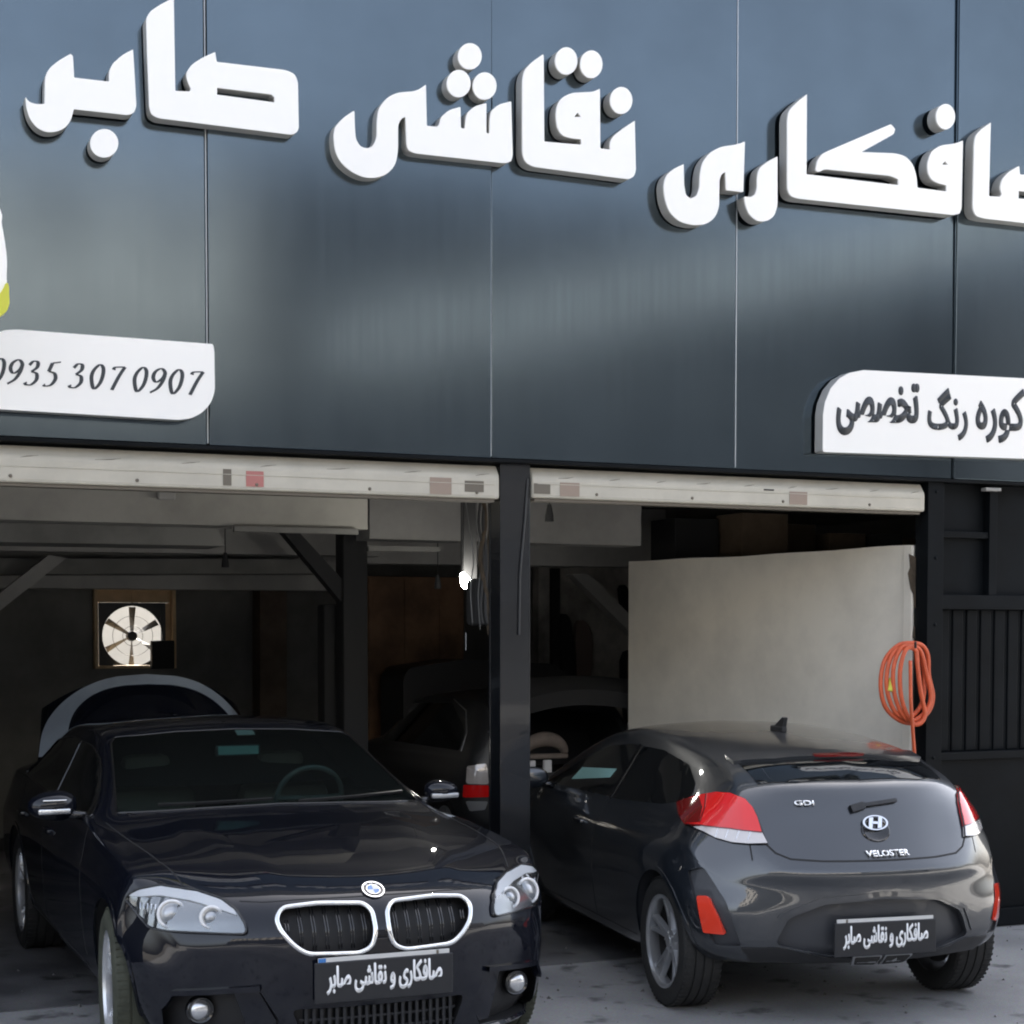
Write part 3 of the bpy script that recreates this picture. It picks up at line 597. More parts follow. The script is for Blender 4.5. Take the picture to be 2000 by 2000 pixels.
SAFKARI = F_(0xFEBB, 0xFE8E, 0xFED3, 0xFB91, 0xFE8E, 0xFEAD, 0xFBFC); NAGHASHI = F_(0xFEE7, 0xFED8, 0xFE8E, 0xFEB7, 0xFBFD); SABER = F_(0xFEBB, 0xFE8E, 0xFE91, 0xFEAE)
LINE = SABER + ' ' + NAGHASHI + ' ' + chr(0xFEED) + ' ' + SAFKARI
KOREH = F_(0xFB90, 0xFEEE, 0xFEAD, 0xFEE9); RANG = F_(0xFEAD, 0xFEE7, 0xFB93); TAKH = F_(0xFE97, 0xFEA8, 0xFEBC, 0xFEBC, 0xFBFD)

# service sign on the right
s2 = empty('service_sign', at(1800, 800, 0)); tag(s2, 'white rounded board reading کوره رنگ تخصصی under the right lettering', 'sign')
def board(parent, px, name='board', Y=-.10, th=.088):
    P3 = onp(px, Y); bm = bmesh.new(); V, F = cdt([(p.x, p.z) for p in P3])
    solid(bm, [Vector((v.x, Y, v.y)) for v in V], F, [Vector((v.x, Y + .008, v.y)) for v in V]); rel(obj(name + '_face', bm, M['letter']), parent)
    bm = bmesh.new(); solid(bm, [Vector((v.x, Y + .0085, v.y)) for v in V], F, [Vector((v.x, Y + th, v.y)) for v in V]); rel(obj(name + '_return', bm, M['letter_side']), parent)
z5 = lambda x, y: (1500 + x * 500 / 1932, 700 + y * 500 / 1932)
board(s2, [z5(*p) for p in rounded([(415, 695), (418, 420), (432, 330), (475, 225), (540, 150), (615, 108), (720, 88), (1932, 150), (2900, 205), (2900, 790), (1932, 757), (425, 706)], 8, 3)], 'board')
def txt_px(name, s, m, box_, Y, bold, parent):                                   # (x0, x1, top, bottom) of the word in zoomed pixels
    x0, x1, t0, b0, sl = box_
    fn = lambda u, v: at(*z5(x0 + (x1 - x0) * u, b0 + (t0 - b0) * v + sl * (x0 + (x1 - x0) * u - 520)), Y)
    o = place_text(name, s, m, fn, .018, heavy=(.011, .008)); return rel(o, parent)
txt_px('lettering', TAKH, M['ink'], (520, 1135, 175, 575, .03), -.1008, .036, s2)
txt_px('lettering', RANG, M['ink'], (1205, 1505, 200, 590, .03), -.1008, .036, s2)
txt_px('lettering', KOREH, M['ink'], (1570, 1935, 190, 600, .03), -.1008, .036, s2)
# phone sign on the left
s1 = empty('phone_sign', at(150, 730, 0)); tag(s1, 'white rounded board with the phone number 0935 307 0907', 'sign')
z4 = lambda x, y: (x * 500 / 1932, 600 + y * 500 / 1932)
board(s1, [z4(*p) for p in rounded([(1608, 278), (1618, 330), (1622, 640), (1585, 735), (1520, 800), (1440, 840), (1350, 850), (0, 770), (-900, 715), (-900, 250), (-20, 190), (40, 172), (130, 168)], [14, 30, 60, 40, 40, 40, 40, 10, 10, 60, 60, 30, 30], 4)], 'board')
def stroke(bm, pts, Y, k=0, w0=.035, w1=.08, closed=False, mp=None):
    P = spline(pts, 8, closed) if len(pts) > 2 else [Vector(pts[0]).lerp(Vector(pts[1]), t / 6) for t in range(7)]
    n = len(P); L, Rr = [], []
    for i, p in enumerate(P):
        a = P[i - 1] if (closed or i) else p; b = P[(i + 1) % n] if (closed or i < n - 1) else p; t = (b - a).normalized()
        w_ = w0 + w1 * abs(t.y) ** 1.5; s = Vector((-t.y, t.x)) * w_ / 2; L.append(p + s); Rr.append(p - s)
    rows = [[bm.verts.new(mp(q, Y - .0004 * k)) for q in (a, b)] + [bm.verts.new(mp(q, Y - .0004 * k - .001)) for q in (b, a)] for a, b in zip(L, Rr)]
    for i in range(n - (0 if closed else 1)):
        A, B = rows[i], rows[(i + 1) % n]
        for q in range(4): bm.faces.new((A[q], A[(q + 1) % 4], B[(q + 1) % 4], B[q]))
DG = {'0': [([(.27, .97), (.09, .75), (.06, .45), (.22, .03), (.40, .22), (.46, .55), (.42, .85)], True)],
      '9': [([(.30, .97), (.10, .85), (.06, .62), (.20, .44), (.40, .58), (.46, .80)], True), ([(.47, .78), (.44, .5), (.30, .2), (.05, .02)], False)],
      '3': [([(.08, .80), (.20, .95), (.36, .92), (.38, .72), (.20, .54)], False), ([(.20, .54), (.40, .46), (.44, .22), (.28, .03), (.10, .03), (.04, .12)], False)],
      '5': [([(.20, .93), (.50, .97)], False), ([(.20, .93), (.12, .60)], False), ([(.12, .60), (.34, .52), (.42, .30), (.30, .07), (.10, .02), (.02, .08)], False)],
      '7': [([(.10, .82), (.16, .92), (.50, .93)], False), ([(.50, .93), (.34, .55), (.18, .02)], False)]}
for ch, xc in zip('09353070907', (-14, 118, 250, 395, 585, 735, 880, 1060, 1195, 1330, 1470)):
    bm = bmesh.new(); yb = 575 + (xc - 15) * .062
    mp = lambda q, Y: at(*z4(xc + (q.x - .27) * 205 + (q.y - .5) * 38, yb + (1 - q.y) * 0 - q.y * 190 + 0), Y)
    for k, (st, cl) in enumerate(DG[ch]): stroke(bm, st, -.1008, k, .05, .095, cl, mp)
    rel(obj('digit', bm, M['ink']), s1)
# projecting sign at the left edge
s3 = empty('round_sign', at(-60, 500, -.6)); tag(s3, 'white and yellow rounded sign edge jutting in at the far left', 'sign')
P3 = spline([(-8, 395), (4, 440), (13, 500), (13, 545), (15, 575), (8, 580), (-60, 600), (-150, 560), (-180, 400), (-120, 250)], 5)
prism('sign_body', [at(p[0], p[1], -.6) for p in P3], -.6, .06, M['letter'], None).parent = None
rel(bpy.data.objects['sign_body'], s3)
P3 = spline([(13, 552), (18, 580), (17, 598), (4, 615), (-60, 650), (-160, 640), (-160, 600), (-20, 585)], 5)
rel(prism('yellow_tip', [at(p[0], p[1], -.61) for p in P3], -.61, .05, M['yellow']), s3)

# ------------------------------------------------------------------ cars
def wheel(parent, x, y, r, side, tw, rimr, spokes, rim_m, tyre_m, steer=0, dbl=True):
    """one wheel; side +1 faces the car's left"""
    W_ = bpy.data.objects.new('wheel', None)
    bm = bmesh.new(); lathe(bm, [(rimr * .55, -.02 * side), (rimr * .55, -.035 * side), (.04, -.035 * side)], 24); lathe(bm, [(rimr * .78, -.05 * side), (rimr * .78, -.065 * side), (.05, -.065 * side), (.05, -.05 * side)], 28, closed=True)
    h = obj('wheel', bm, M['disc'], parent, True, 40); h.location = (x, y, r); h.rotation_euler = (0, 0, steer)
    bpy.data.objects.remove(W_)
    w = tw / 2; bm = bmesh.new()
    lathe(bm, [(rimr, -w * .82), (rimr + .02, -w * .95), (r - .04, -w), (r - .012, -w * .9), (r, -w * .72), (r, -w * .45), (r - .007, -w * .44), (r - .007, -w * .38), (r, -w * .37), (r, -w * .05), (r - .007, -w * .04), (r - .007, w * .04), (r, w * .05), (r, w * .37), (r - .007, w * .38), (r - .007, w * .44), (r, w * .45), (r, w * .72), (r - .012, w * .9), (r - .04, w), (rimr + .02, w * .95), (rimr, w * .82)], 64, closed=True)
    for k in range(64):                                                            # sideways tread cuts
        a = 2 * math.pi * k / 64; Mx = Matrix.Rotation(a, 4, 'Y') @ Matrix.Translation((0, 0, r - .001))
        for s in (-1, 1): box(bm, -.006, .006, s * w * .5, s * w * .86, -.004, .003, M=Mx)
    obj('tyre', bm, tyre_m, h, True, 35)
    bm = bmesh.new(); f = side
    lathe(bm, [(rimr - .018, w * .3 * f), (rimr - .022, -w * .5 * f), (rimr + .002, -w * .8 * f)], 48, cap=False); obj('rim_barrel', bm, M['cable'], h, True, 40)
    bm = bmesh.new(); lathe(bm, [(rimr + .004, w * .80 * f), (rimr + .006, w * .9 * f), (rimr - .006, w * .9 * f), (rimr - .016, w * .80 * f), (rimr - .018, w * .42 * f), (rimr - .012, w * .3 * f)], 48, cap=False)
    lathe(bm, [(0, w * .62 * f), (.03, w * .62 * f), (.036, w * .56 * f), (.062, w * .5 * f), (.07, w * .3 * f)], 24)
    for k in range(spokes):
        a0 = 2 * math.pi * k / spokes + .3
        for j in ((-1, 1) if dbl else (0,)):
            p = []
            for t in (0, .25, .5, .75, 1):
                rr = .05 + (rimr - .066) * t; a = a0 + j * (.20 - .02 * t) * (.35 + .65 * t) * (2 * math.pi / spokes / 1.25) * .95
                wd = (.015 + .006 * (1 - t)) if dbl else .03; yy = w * (.50 + .22 * t ** 1.5) * f
                c, s = math.cos(a), math.sin(a); tn = Vector((-s, 0, c)); ce = Vector((c * rr, yy, s * rr))
                p.append([bm.verts.new(ce + tn * wd * .6), bm.verts.new(ce - tn * wd * .6), bm.verts.new(ce - tn * wd - Vector((0, .03 * f, 0))), bm.verts.new(ce + tn * wd - Vector((0, .03 * f, 0)))])
            for A, B in zip(p, p[1:]):
                for q in range(4): bm.faces.new((A[q], A[(q + 1) % 4], B[(q + 1) % 4], B[q]))
            bm.faces.new(p[0]); bm.faces.new(p[-1][::-1])
    for k in range(5):
        a = 2 * math.pi * k / 5; Mx = Matrix.Translation((.045 * math.cos(a), w * .56 * f, .045 * math.sin(a))); box(bm, -.005, .005, -.006, .006, -.005, .005, M=Mx)
    obj('rim', bm, rim_m, h, True, 30)
    return h
def arches(o, xs, r, zc, wid, inner=.58):
    bm = bmesh.new()
    for x in xs:
        for s in (-1, 1):
            lathe(bm, [(r, s * inner), (r, s * (wid + .2))], 56, M=Matrix.Translation((x, 0, zc)))
            bmesh.ops.holes_fill(bm, edges=bm.edges[:])
    bmesh.ops.recalc_face_normals(bm, faces=bm.faces)
    c = obj('c', bm, [M['cut'], M['cut']])
    for p in c.data.polygons: p.material_index = 1
    c.parent = o.parent; return c
def prep(o, m2):                                            # give a cutter's faces the cavity slot and the body's parent
    for p in o.data.polygons: p.material_index = 1
    o.parent = m2; bpy.context.view_layer.update(); return o
def arch_lip(bm, c, x, r, zc, side, a0=-8, a1=188, w=.022, off=.004):
    pts = [(-side * (x + (r + .006) * math.cos(R(a))), zc + (r + .006) * math.sin(R(a))) for a in range(a0, a1, 6)]
    c.line(bm, pts, 90 * side, w, off, thick=.012)
def ringtube(bm, c, outline, yaw, rad, off=.004, mirror=False, n=2):
    P = outline if not mirror else [(-a, b) for a, b in outline]; yw = yaw if not mirror else -yaw; pts = []
    for i, p in enumerate(P):
        q = P[(i + 1) % len(P)]
        for k in range(n):
            t = k / n; h, nn, d = c.hit(p[0] * (1 - t) + q[0] * t, p[1] * (1 - t) + q[1] * t, yw); pts.append(h + nn * off)
    tube(bm, pts, rad, 8, True)

# --- the dark sedan on the left, nose to the street
h_, s_ = BMW_POS['head'], BMW_POS['s']; n_ = BMW_POS['nose']
B = empty('sedan', (n_[0] - math.cos(h_) * 3.8 * s_, n_[1] - math.sin(h_) * 3.8 * s_, 0), h_, s_)
tag(B, 'dark blue-black sedan facing the street with two chrome-rimmed grilles and its boot lid raised', 'car')
def bmw_tweak(x, y, z):
    if x > 2.3 and z > .7:
        t = (x - 2.3) / 1.4; yc = .52 - .17 * t; z += .012 * math.exp(-((abs(y) - yc) / .045) ** 2) * sstep((x - 2.3) / .4) * (1 - sstep((x - 3.5) / .2)); z -= .006 * math.exp(-(y / .16) ** 2) * sstep((x - 2.4) / .5) * (1 - sstep((x - 3.5) / .2))
    if z > .5 and z < .95 and abs(y) > .7: y += math.copysign(.008, y) * math.exp(-((z - .76) / .022) ** 2)
    return x, y, z
bm = car_body(BMW_ST, BMW_F, BMW_R, .93, 84, bmw_tweak); C = Car(bm, B); body = obj('body', bm, [M['bmw'], M['cut']], B, True)
UM = pchip([.56, .62, .721, .877, .999, 1.053, 1.11], [1.918, 1.981, 2.081, 2.247, 2.376, 2.44, 2.516])   # spreads the lamp outline over the corner
HL = rounded([(UM(a), b) for a, b in [(.567, .755), (.62, .790), (.721, .808), (.877, .795), (.99, .770), (1.052, .735), (1.088, .69), (1.100, .650), (.98, .651), (.828, .650), (.723, .655), (.65, .692)]], .02, 3)
KD = rounded([(-.405, .712), (-.372, .746), (-.24, .757), (-.062, .750), (-.030, .722), (-.026, .65), (-.042, .59), (-.092, .567), (-.30, .573), (-.352, .61), (-.395, .665)], .03, 3)
FP = rounded([(-.805, .35), (-.765, .408), (-.573, .428), (-.475, .438), (-.40, .31), (-.44, .215), (-.79, .215)], .02, 3)
LG = rounded([(-.36, .36), (.36, .36), (.30, .215), (-.30, .215)], .03, 3)
WS = [(-.738, .985), (-.715, 1.05), (-.632, 1.262), (-.60, 1.288), (-.3, 1.312), (0, 1.32), (.3, 1.312), (.60, 1.288), (.632, 1.262), (.715, 1.05), (.738, .985), (.37, 1.0), (0, 1.008), (-.37, 1.0)]
bpy.context.view_layer.update()
c = arches(body, (0, 2.97), .372, .345, .93); bpy.context.view_layer.update(); cut(body, c)
bm = bmesh.new()
for mi in (False, True):
    C.patch(bm, KD, 0, .05, grid=.08, deep=.06, mirror=mi); C.patch(bm, FP, 0, .05, grid=.1, deep=.09, mirror=mi)
C.patch(bm, LG, 0, .05, grid=.1, deep=.06)
C.patch(bm, WS, 0, .06, grid=.14, deep=.95)
c = prep(obj('c', bm, [M['cut'], M['cut']]), B); cut(body, c)
bm = bmesh.new(); box(bm, .75, 2.22, -.70, .70, .45, 1.02); c = prep(obj('c', bm, [M['cut'], M['cut']]), B); cut(body, c)
body.data.shade_smooth(); body.data.set_sharp_from_angle(angle=R(42))
# glazing
bm = bmesh.new(); C.patch(bm, WS, 0, .001, .004, .06); obj('windscreen', bm, M['screen'], B, True, 40)
bm = bmesh.new(); ringtube(bm, C, WS, 0, .006, .0, n=3); obj('windscreen_seal', bm, M['gloss_black'], B, True)
SW = rounded([(-2.06, .955), (-1.80, 1.07), (-1.50, 1.19), (-1.25, 1.235), (-.6, 1.25), (-.05, 1.20), (.25, 1.06), (.32, .985), (-.8, .95)], .03, 3)
for mi in (False, True):
    bm = bmesh.new(); C.patch(bm, SW, 90, .003, .006, .07, mirror=mi); gl = obj('side_window', bm, M['dark_glass'], B, True, 40)
    bm = bmesh.new(); ringtube(bm, C, SW, 90, .006, .004, mi); obj('window_trim', bm, M['gloss_black'], gl, True)
    bm = bmesh.new(); C.line(bm, [(-.92, .94), (-.86, 1.245)], 90, .05, .006, mi); obj('door_pillar', bm, M['gloss_black'], B)
    # shut lines
    bm = bmesh.new()
    C.line(bm, [(-2.16, .93), (-2.30, .75), (-2.30, .36)], 90, .006, .001, mi); C.line(bm, [(-1.0, .935), (-1.02, .30)], 90, .006, .001, mi); C.line(bm, [(-2.30, .30), (-.35, .30)], 90, .006, .001, mi)
    C.line(bm, [(0.12, .94), (-.12, .76), (-.36, .55), (-.38, .30)], 90, .006, .001, mi)
    C.line(bm, [(2.25, -.80), (2.8, -.775), (3.2, -.745), (3.42, -.70)], 'top', .006, .001, mi)
    obj('shut_line', bm, M['seam'], B)
    sg = 1 if not mi else -1
    for xx in (1.05, -.15 + .30):
        pass
    for xd in (1.15, .18):
        bm = bmesh.new(); hh, nn, dd = C.hit(-sg * xd, .80, 90 * sg); box(bm, xd - .09, xd + .09, hh.y - .012 if sg > 0 else hh.y - .022, hh.y + .022 if sg > 0 else hh.y + .012, .79, .815, .008); obj('door_handle', bm, M['bmw'], B, True, 40)
    # arch lips, wheels
    for xa in (0, 2.97): bm = bmesh.new(); arch_lip(bm, C, xa, .372, .345, sg); obj('arch_lip', bm, M['bmw'], B, True, 40)
    wheel(B, 0, sg * .80, .335, sg, .235, .235, 5, M['alloy'], M['rubber']); wheel(B, 2.97, sg * .815, .335, sg, .235, .235, 5, M['alloy'], M['green_rubber'], R(-4))
    # mirrors
    bm = bmesh.new(); P = spline([(1.90, .98, .93), (1.96, 1.0, 1.0), (1.93, 1.03, 1.06), (1.90, 1.10, 1.06), (1.88, 1.12, 1.0), (1.90, 1.08, .94)], 3)
    bmesh.ops.create_icosphere(bm, subdivisions=3, radius=1)
    for v in bm.verts:
        x, y, z = v.co; v.co = Vector((1.87 + .085 * x * (1 if x > 0 else .35), sg * (.985 + .115 * y), 1.0 + .072 * (abs(z) ** .8) * (1 if z > 0 else -1) * (1 - .15 * y)))
    mr = obj('wing_mirror', bm, M['bmw'], B, True)
    if not mi: mr.data.transform(Matrix.Translation((1.87, .97, 1.0)) @ Matrix.Scale(.8, 4) @ Matrix.Translation((-1.87, -.97, -1.0)))
    bm = bmesh.new(); tube(bm, [(1.90, sg * .80, .945), (1.90, sg * .87, .955), (1.89, sg * .93, .965)], .022, 10); obj('mirror_arm', bm, M['gloss_black'], mr, True)
    bm = bmesh.new(); box(bm, 1.885, 1.965 if mi else 1.92, sg * .985 - .055, sg * .985 + .055, 1.028, 1.036, .003); obj('mirror_strip', bm, M['chrome'] if mi else M['gloss_black'], mr)
    bm = bmesh.new(); box(bm, 1.93 if mi else 1.91, 1.955 if mi else 1.937, sg * .985 - .075, sg * .985 + .075, .965, .992, .008); obj('mirror_indicator', bm, M['silver'] if mi else M['dark_alloy'], mr, True, 40)
    bm = bmesh.new()
    # headlamps
    P_ = [(-a, b) for a, b in HL] if mi else HL; yw = 50 if mi else -50
    bm = bmesh.new(); C.patch(bm, HL, -50, .017, .003, .014, mirror=mi); hl = obj('headlight', bm, M['lamp_glass'], B, True, 40)
    bm = bmesh.new(); ringtube(bm, C, HL, -50, .0045, .012, mi, 3); obj('lamp_seal', bm, M['gloss_black'], hl, True)
    bm = bmesh.new(); V, F = cdt(HL, (), .012); A_, B_ = [], []
    for v in V:
        u = -v.x if mi else v.x; hh, nn, dd = C.hit(u, v.y, yw); dp = .006 + .0025 * math.sin(v.x * 110) * (v.x < 2.16); A_.append(hh + nn * dp); B_.append(hh - nn * .006)
    solid(bm, A_, F, B_); obj('reflector_bowl', bm, M['bowl'], hl, True, 40)
    bm = bmesh.new(); V, F = cdt([p for p in rounded([(UM(a), b) for a, b in [(.585, .765), (.63, .787), (.721, .803), (.877, .790), (.985, .766), (1.045, .735), (1.06, .715), (.99, .738), (.877, .760), (.74, .772), (.64, .765)]], .008, 2)], (), .014); A_, B_ = [], []
    for v in V:
        u = -v.x if mi else v.x; hh, nn, dd = C.hit(u, v.y, yw); A_.append(hh + nn * .0125); B_.append(hh + nn * .004)
    solid(bm, A_, F, B_); obj('lamp_brow', bm, M['white_plastic'], hl, True, 40)
    for (uc, vc, rr) in ((UM(.815), .712, .052), (UM(.978), .708, .041)):
        u = -uc if mi else uc; hh, nn, dd = C.hit(u, vc, yw); ce = hh + nn * .006; q = (nn * .5 + Vector((1, 0, 0))).normalized().to_track_quat('Y', 'Z').to_matrix().to_4x4(); Mx = Matrix.Translation(ce) @ q
        bm = bmesh.new(); pts = [Mx @ Vector((rr * math.cos(2 * math.pi * k / 28), .002, rr * math.sin(2 * math.pi * k / 28))) for k in range(28)]; tube(bm, pts, .0065, 8, True); obj('light_ring', bm, M['white_plastic'], hl, True)
        bm = bmesh.new(); lathe(bm, [(0, .010), (rr * .35, .008), (rr * .62, .0), (rr * .70, -.004), (rr * .9, -.004), (rr * .9, -.006)], 28, M=Mx); obj('projector_lens', bm, M['dark_alloy'], hl, True, 50)
    for k in range(5):
        uc = UM(.655 + k * .022); bm = bmesh.new(); u = -uc if mi else uc; hh, nn, dd = C.hit(u, .715, yw); ce = hh + nn * .006
        tube(bm, [ce + Vector((0, 0, -.032 + .003 * k)), ce + Vector((0, 0, .032))], .004, 6); obj('lamp_fin', bm, M['silver'], hl, True)
    # kidney grilles
    bm = bmesh.new(); K2 = KD if not mi else KD; ringtube(bm, C, KD, 0, .011, .004, mi); kg = obj('grille_rim', bm, M['chrome'], B, True)
    for k in range(7):
        uc = (-.365 + k * .05) * (-1 if mi else 1); hh, nn, dd = C.hit(uc, .66, 0); zt_ = .742 if k > 0 else .70; zb_ = .585 if k > 1 else (.60 if k else .66)
        bm = bmesh.new(); h1 = C.hit(uc, zt_, 0)[0]; h2 = C.hit(uc, zb_, 0)[0]
        for dy in (-.0055, .0055): tube(bm, [h1 + Vector((-.016, dy, 0)), hh + Vector((-.014, dy, 0)), h2 + Vector((-.018, dy, 0))], .0032, 6)
        obj('grille_bar', bm, M['gloss_black'], kg, True)
    # fog lamps
    hh, nn, dd = C.hit((-.67 if not mi else .67), .345, 0); ce = hh + Vector((-.035, 0, 0)); q = Vector((1, 0, 0)).to_track_quat('Y', 'Z').to_matrix().to_4x4()
    bm = bmesh.new(); lathe(bm, [(0, .02), (.02, .018), (.036, .01), (.042, 0), (.042, -.02)], 28, M=Matrix.Translation(ce) @ q); fg = obj('fog_light', bm, M['silver'], B, True, 60)
    bm = bmesh.new(); lathe(bm, [(.042, .0), (.05, .004), (.056, -.004), (.056, -.03), (.042, -.03)], 28, M=Matrix.Translation(ce) @ q, closed=True); obj('fog_light_bezel', bm, M['gloss_black'], fg, True, 50)
    bm = bmesh.new(); C.patch(bm, [(-.57, .426), (-.485, .436), (-.415, .31), (-.45, .22), (-.50, .22)], 0, -.02, .03, .05, mirror=mi); obj('duct_blade', bm, M['bmw'], B, True, 40)
    bm = bmesh.new(); C.line(bm, [(-.80, .352), (-.765, .415), (-.573, .436), (-.47, .446)], 0, .020, .022, mi, thick=.03); obj('bumper_crease', bm, M['bmw'], B, True, 40)
    bm = bmesh.new(); C.line(bm, [(-.80, .21), (-.60, .205), (-.45, .208)], 0, .014, .014, mi, thick=.02); obj('bumper_crease', bm, M['bmw'], B, True, 40)
    # rear lamps and seats
    bm = bmesh.new(); C.patch(bm, [(.45, .92), (.45, .80), (.80, .78), (.95, .84), (.92, .93)], -155 if mi else 155, .003, .01, .06) if False else C.patch(bm, [(-.78, .80), (-.46, .80), (-.46, .90), (-.74, .92)], 180, .004, .01, .06, mirror=mi); obj('tail_light', bm, M['red'], B, True, 40)
    bm = bmesh.new(); box(bm, .95, 1.12, sg * .37 - .25, sg * .37 + .25, .5, 1.0, .06); st = obj('front_seat', bm, M['seat'], B, True, 40)
    bm = bmesh.new(); box(bm, .93, 1.04, sg * .37 - .13, sg * .37 + .13, 1.01, 1.17, .045); tube(bm, [(.98, sg * .37 - .05, .95), (.98, sg * .37 - .05, 1.05)], .008, 6); tube(bm, [(.98, sg * .37 + .05, .95), (.98, sg * .37 + .05, 1.05)], .008, 6); obj('headrest', bm, M['seat'], st, True, 40)
bm = bmesh.new()
box(bm, 1.62, 2.20, -.69, .69, .78, .94, .05); obj('dashboard', bm, M['seat'], B, True, 40)
bm = bmesh.new(); q = Matrix.Translation((1.55, .37, .96)) @ Matrix.Rotation(R(-68), 4, 'Y'); pts = [q @ Vector((.175 * math.cos(2 * math.pi * k / 36), .175 * math.sin(2 * math.pi * k / 36), 0)) for k in range(36)]
tube(bm, pts, .014, 8, True); tube(bm, [q @ Vector((-.17, 0, 0)), q @ Vector((0, 0, -.01)), q @ Vector((0, .17, 0))], .016, 8); tube(bm, [q @ Vector((0, 0, -.01)), q @ Vector((0, -.17, 0))], .016, 8); obj('steering_wheel', bm, M['grey_cable'], B, True)
bm = bmesh.new(); box(bm, 1.50, 1.53, -.12, .12, 1.185, 1.245, .012); im = obj('interior_mirror', bm, M['black_plastic'], B, True, 40)
bm = bmesh.new(); box(bm, 1.531, 1.534, -.105, .105, 1.193, 1.237, .003); obj('mirror_face', bm, M['teal'], im)  # flat teal stands in for the reflection in the mirror
bm = bmesh.new(); C.patch(bm, [(.0, 1.298), (.095, 1.298), (.095, 1.316), (.0, 1.318)], 0, -.004, .003, .05); obj('screen_sticker', bm, M['plate_white'], B)
# wipers
for y0, y1 in ((-.55, -.02), (.1, .68)):
    bm = bmesh.new(); C.line(bm, [(y0, 1.008), (y1, 1.02)], 0, .012, .016, thick=.012); obj('wiper', bm, M['black_plastic'], B)
# hood shut line at the nose, roof antenna
bm = bmesh.new(); C.line(bm, [(-.52, .768), (-.44, .765), (-.3, .772), (0, .774), (.3, .772), (.44, .765), (.52, .768)], 0, .005, .001); obj('shut_line', bm, M['seam'], B)
bm = bmesh.new(); lathe(bm, [(.0, .0)], 3) if False else box(bm, -.10, .06, -.012, .012, 1.27, 1.335, .010); obj('roof_antenna', bm, M['bmw'], B, True, 40)
# lower grille
bm = bmesh.new(); C.patch(bm, LG, 0, -.052, .006, .1); lg = obj('lower_grille', bm, M['black_plastic'], B)
for k in range(21):
    u = -.30 + k * .03; hh = C.hit(u, .29, 0)[0]; bm = bmesh.new(); box(bm, hh.x - .04, hh.x - .015, u - .006, u + .006, .222, .355); obj('grille_bar', bm, M['plate'], lg)
for z in (.262, .31):
    bm = bmesh.new(); C.line(bm, [(-.33, z), (0, z), (.33, z)], 0, .008, -.02); obj('grille_rail', bm, M['plate'], lg)
bm = bmesh.new(); C.line(bm, [(-.40, .205), (0, .200), (.40, .205)], 0, .02, .01, thick=.02); obj('bumper_crease', bm, M['bmw'], B, True, 40)
# roundel
hh, nn, dd = C.hit(0, .790, 0); q = nn.to_track_quat('Z', 'Y').to_matrix().to_4x4(); Mx = Matrix.Translation(hh + nn * .002) @ q
def disc_sector(bm, r0, r1, a0, a1, z0, z1, Mx, n=10):
    A = [(r1 * math.cos(a0 + (a1 - a0) * k / n), r1 * math.sin(a0 + (a1 - a0) * k / n)) for k in range(n + 1)]
    I = [(r0 * math.cos(a0 + (a1 - a0) * k / n), r0 * math.sin(a0 + (a1 - a0) * k / n)) for k in range(n + 1)]
    for i in range(n):
        qd = [A[i], A[i + 1], I[i + 1], I[i]]; t = [bm.verts.new(Mx @ Vector((x, y, z1))) for x, y in qd]; b = [bm.verts.new(Mx @ Vector((x, y, z0))) for x, y in qd]
        if r0 < 1e-6: t = t[:3]; b = b[:3]
        bm.faces.new(t); bm.faces.new(b[::-1])
        for j in range(len(t)): bm.faces.new((t[j], b[j], b[(j + 1) % len(t)], t[(j + 1) % len(t)]))
bm = bmesh.new(); lathe(bm, [(0, .002), (.040, .002), (.042, .004), (.046, .004), (.047, 0)], 36, 'z', M=Mx); rd = obj('badge', bm, M['gloss_black'], B, True, 30)
bm = bmesh.new(); disc_sector(bm, .041, .046, 0, 6.2831, .0042, .0065, Mx, 36); disc_sector(bm, .026, .028, 0, 6.2831, .003, .0062, Mx, 36); obj('badge_ring', bm, M['chrome'], rd)
for k in range(4):
    bm = bmesh.new(); disc_sector(bm, 0, .0258, math.pi / 2 * k, math.pi / 2 * (k + 1), .003, .0055, Mx, 8); obj('badge_quarter', bm, M['blue'] if k % 2 else M['white_plastic'], rd)
for k, ch in enumerate('BMW'):
    a = R(90 + (1 - k) * 36); ce = Vector((.0345 * math.cos(a), .0345 * math.sin(a), .0025)); r2 = Matrix.Rotation(a - math.pi / 2, 4, 'Z')
    o = place_text('badge_letter', ch, M['white_plastic'], lambda u, v: Mx @ (ce + r2 @ Vector(((u - .5) * .011, (v - .5) * .010, 0))), .0, rd, .002, nn)
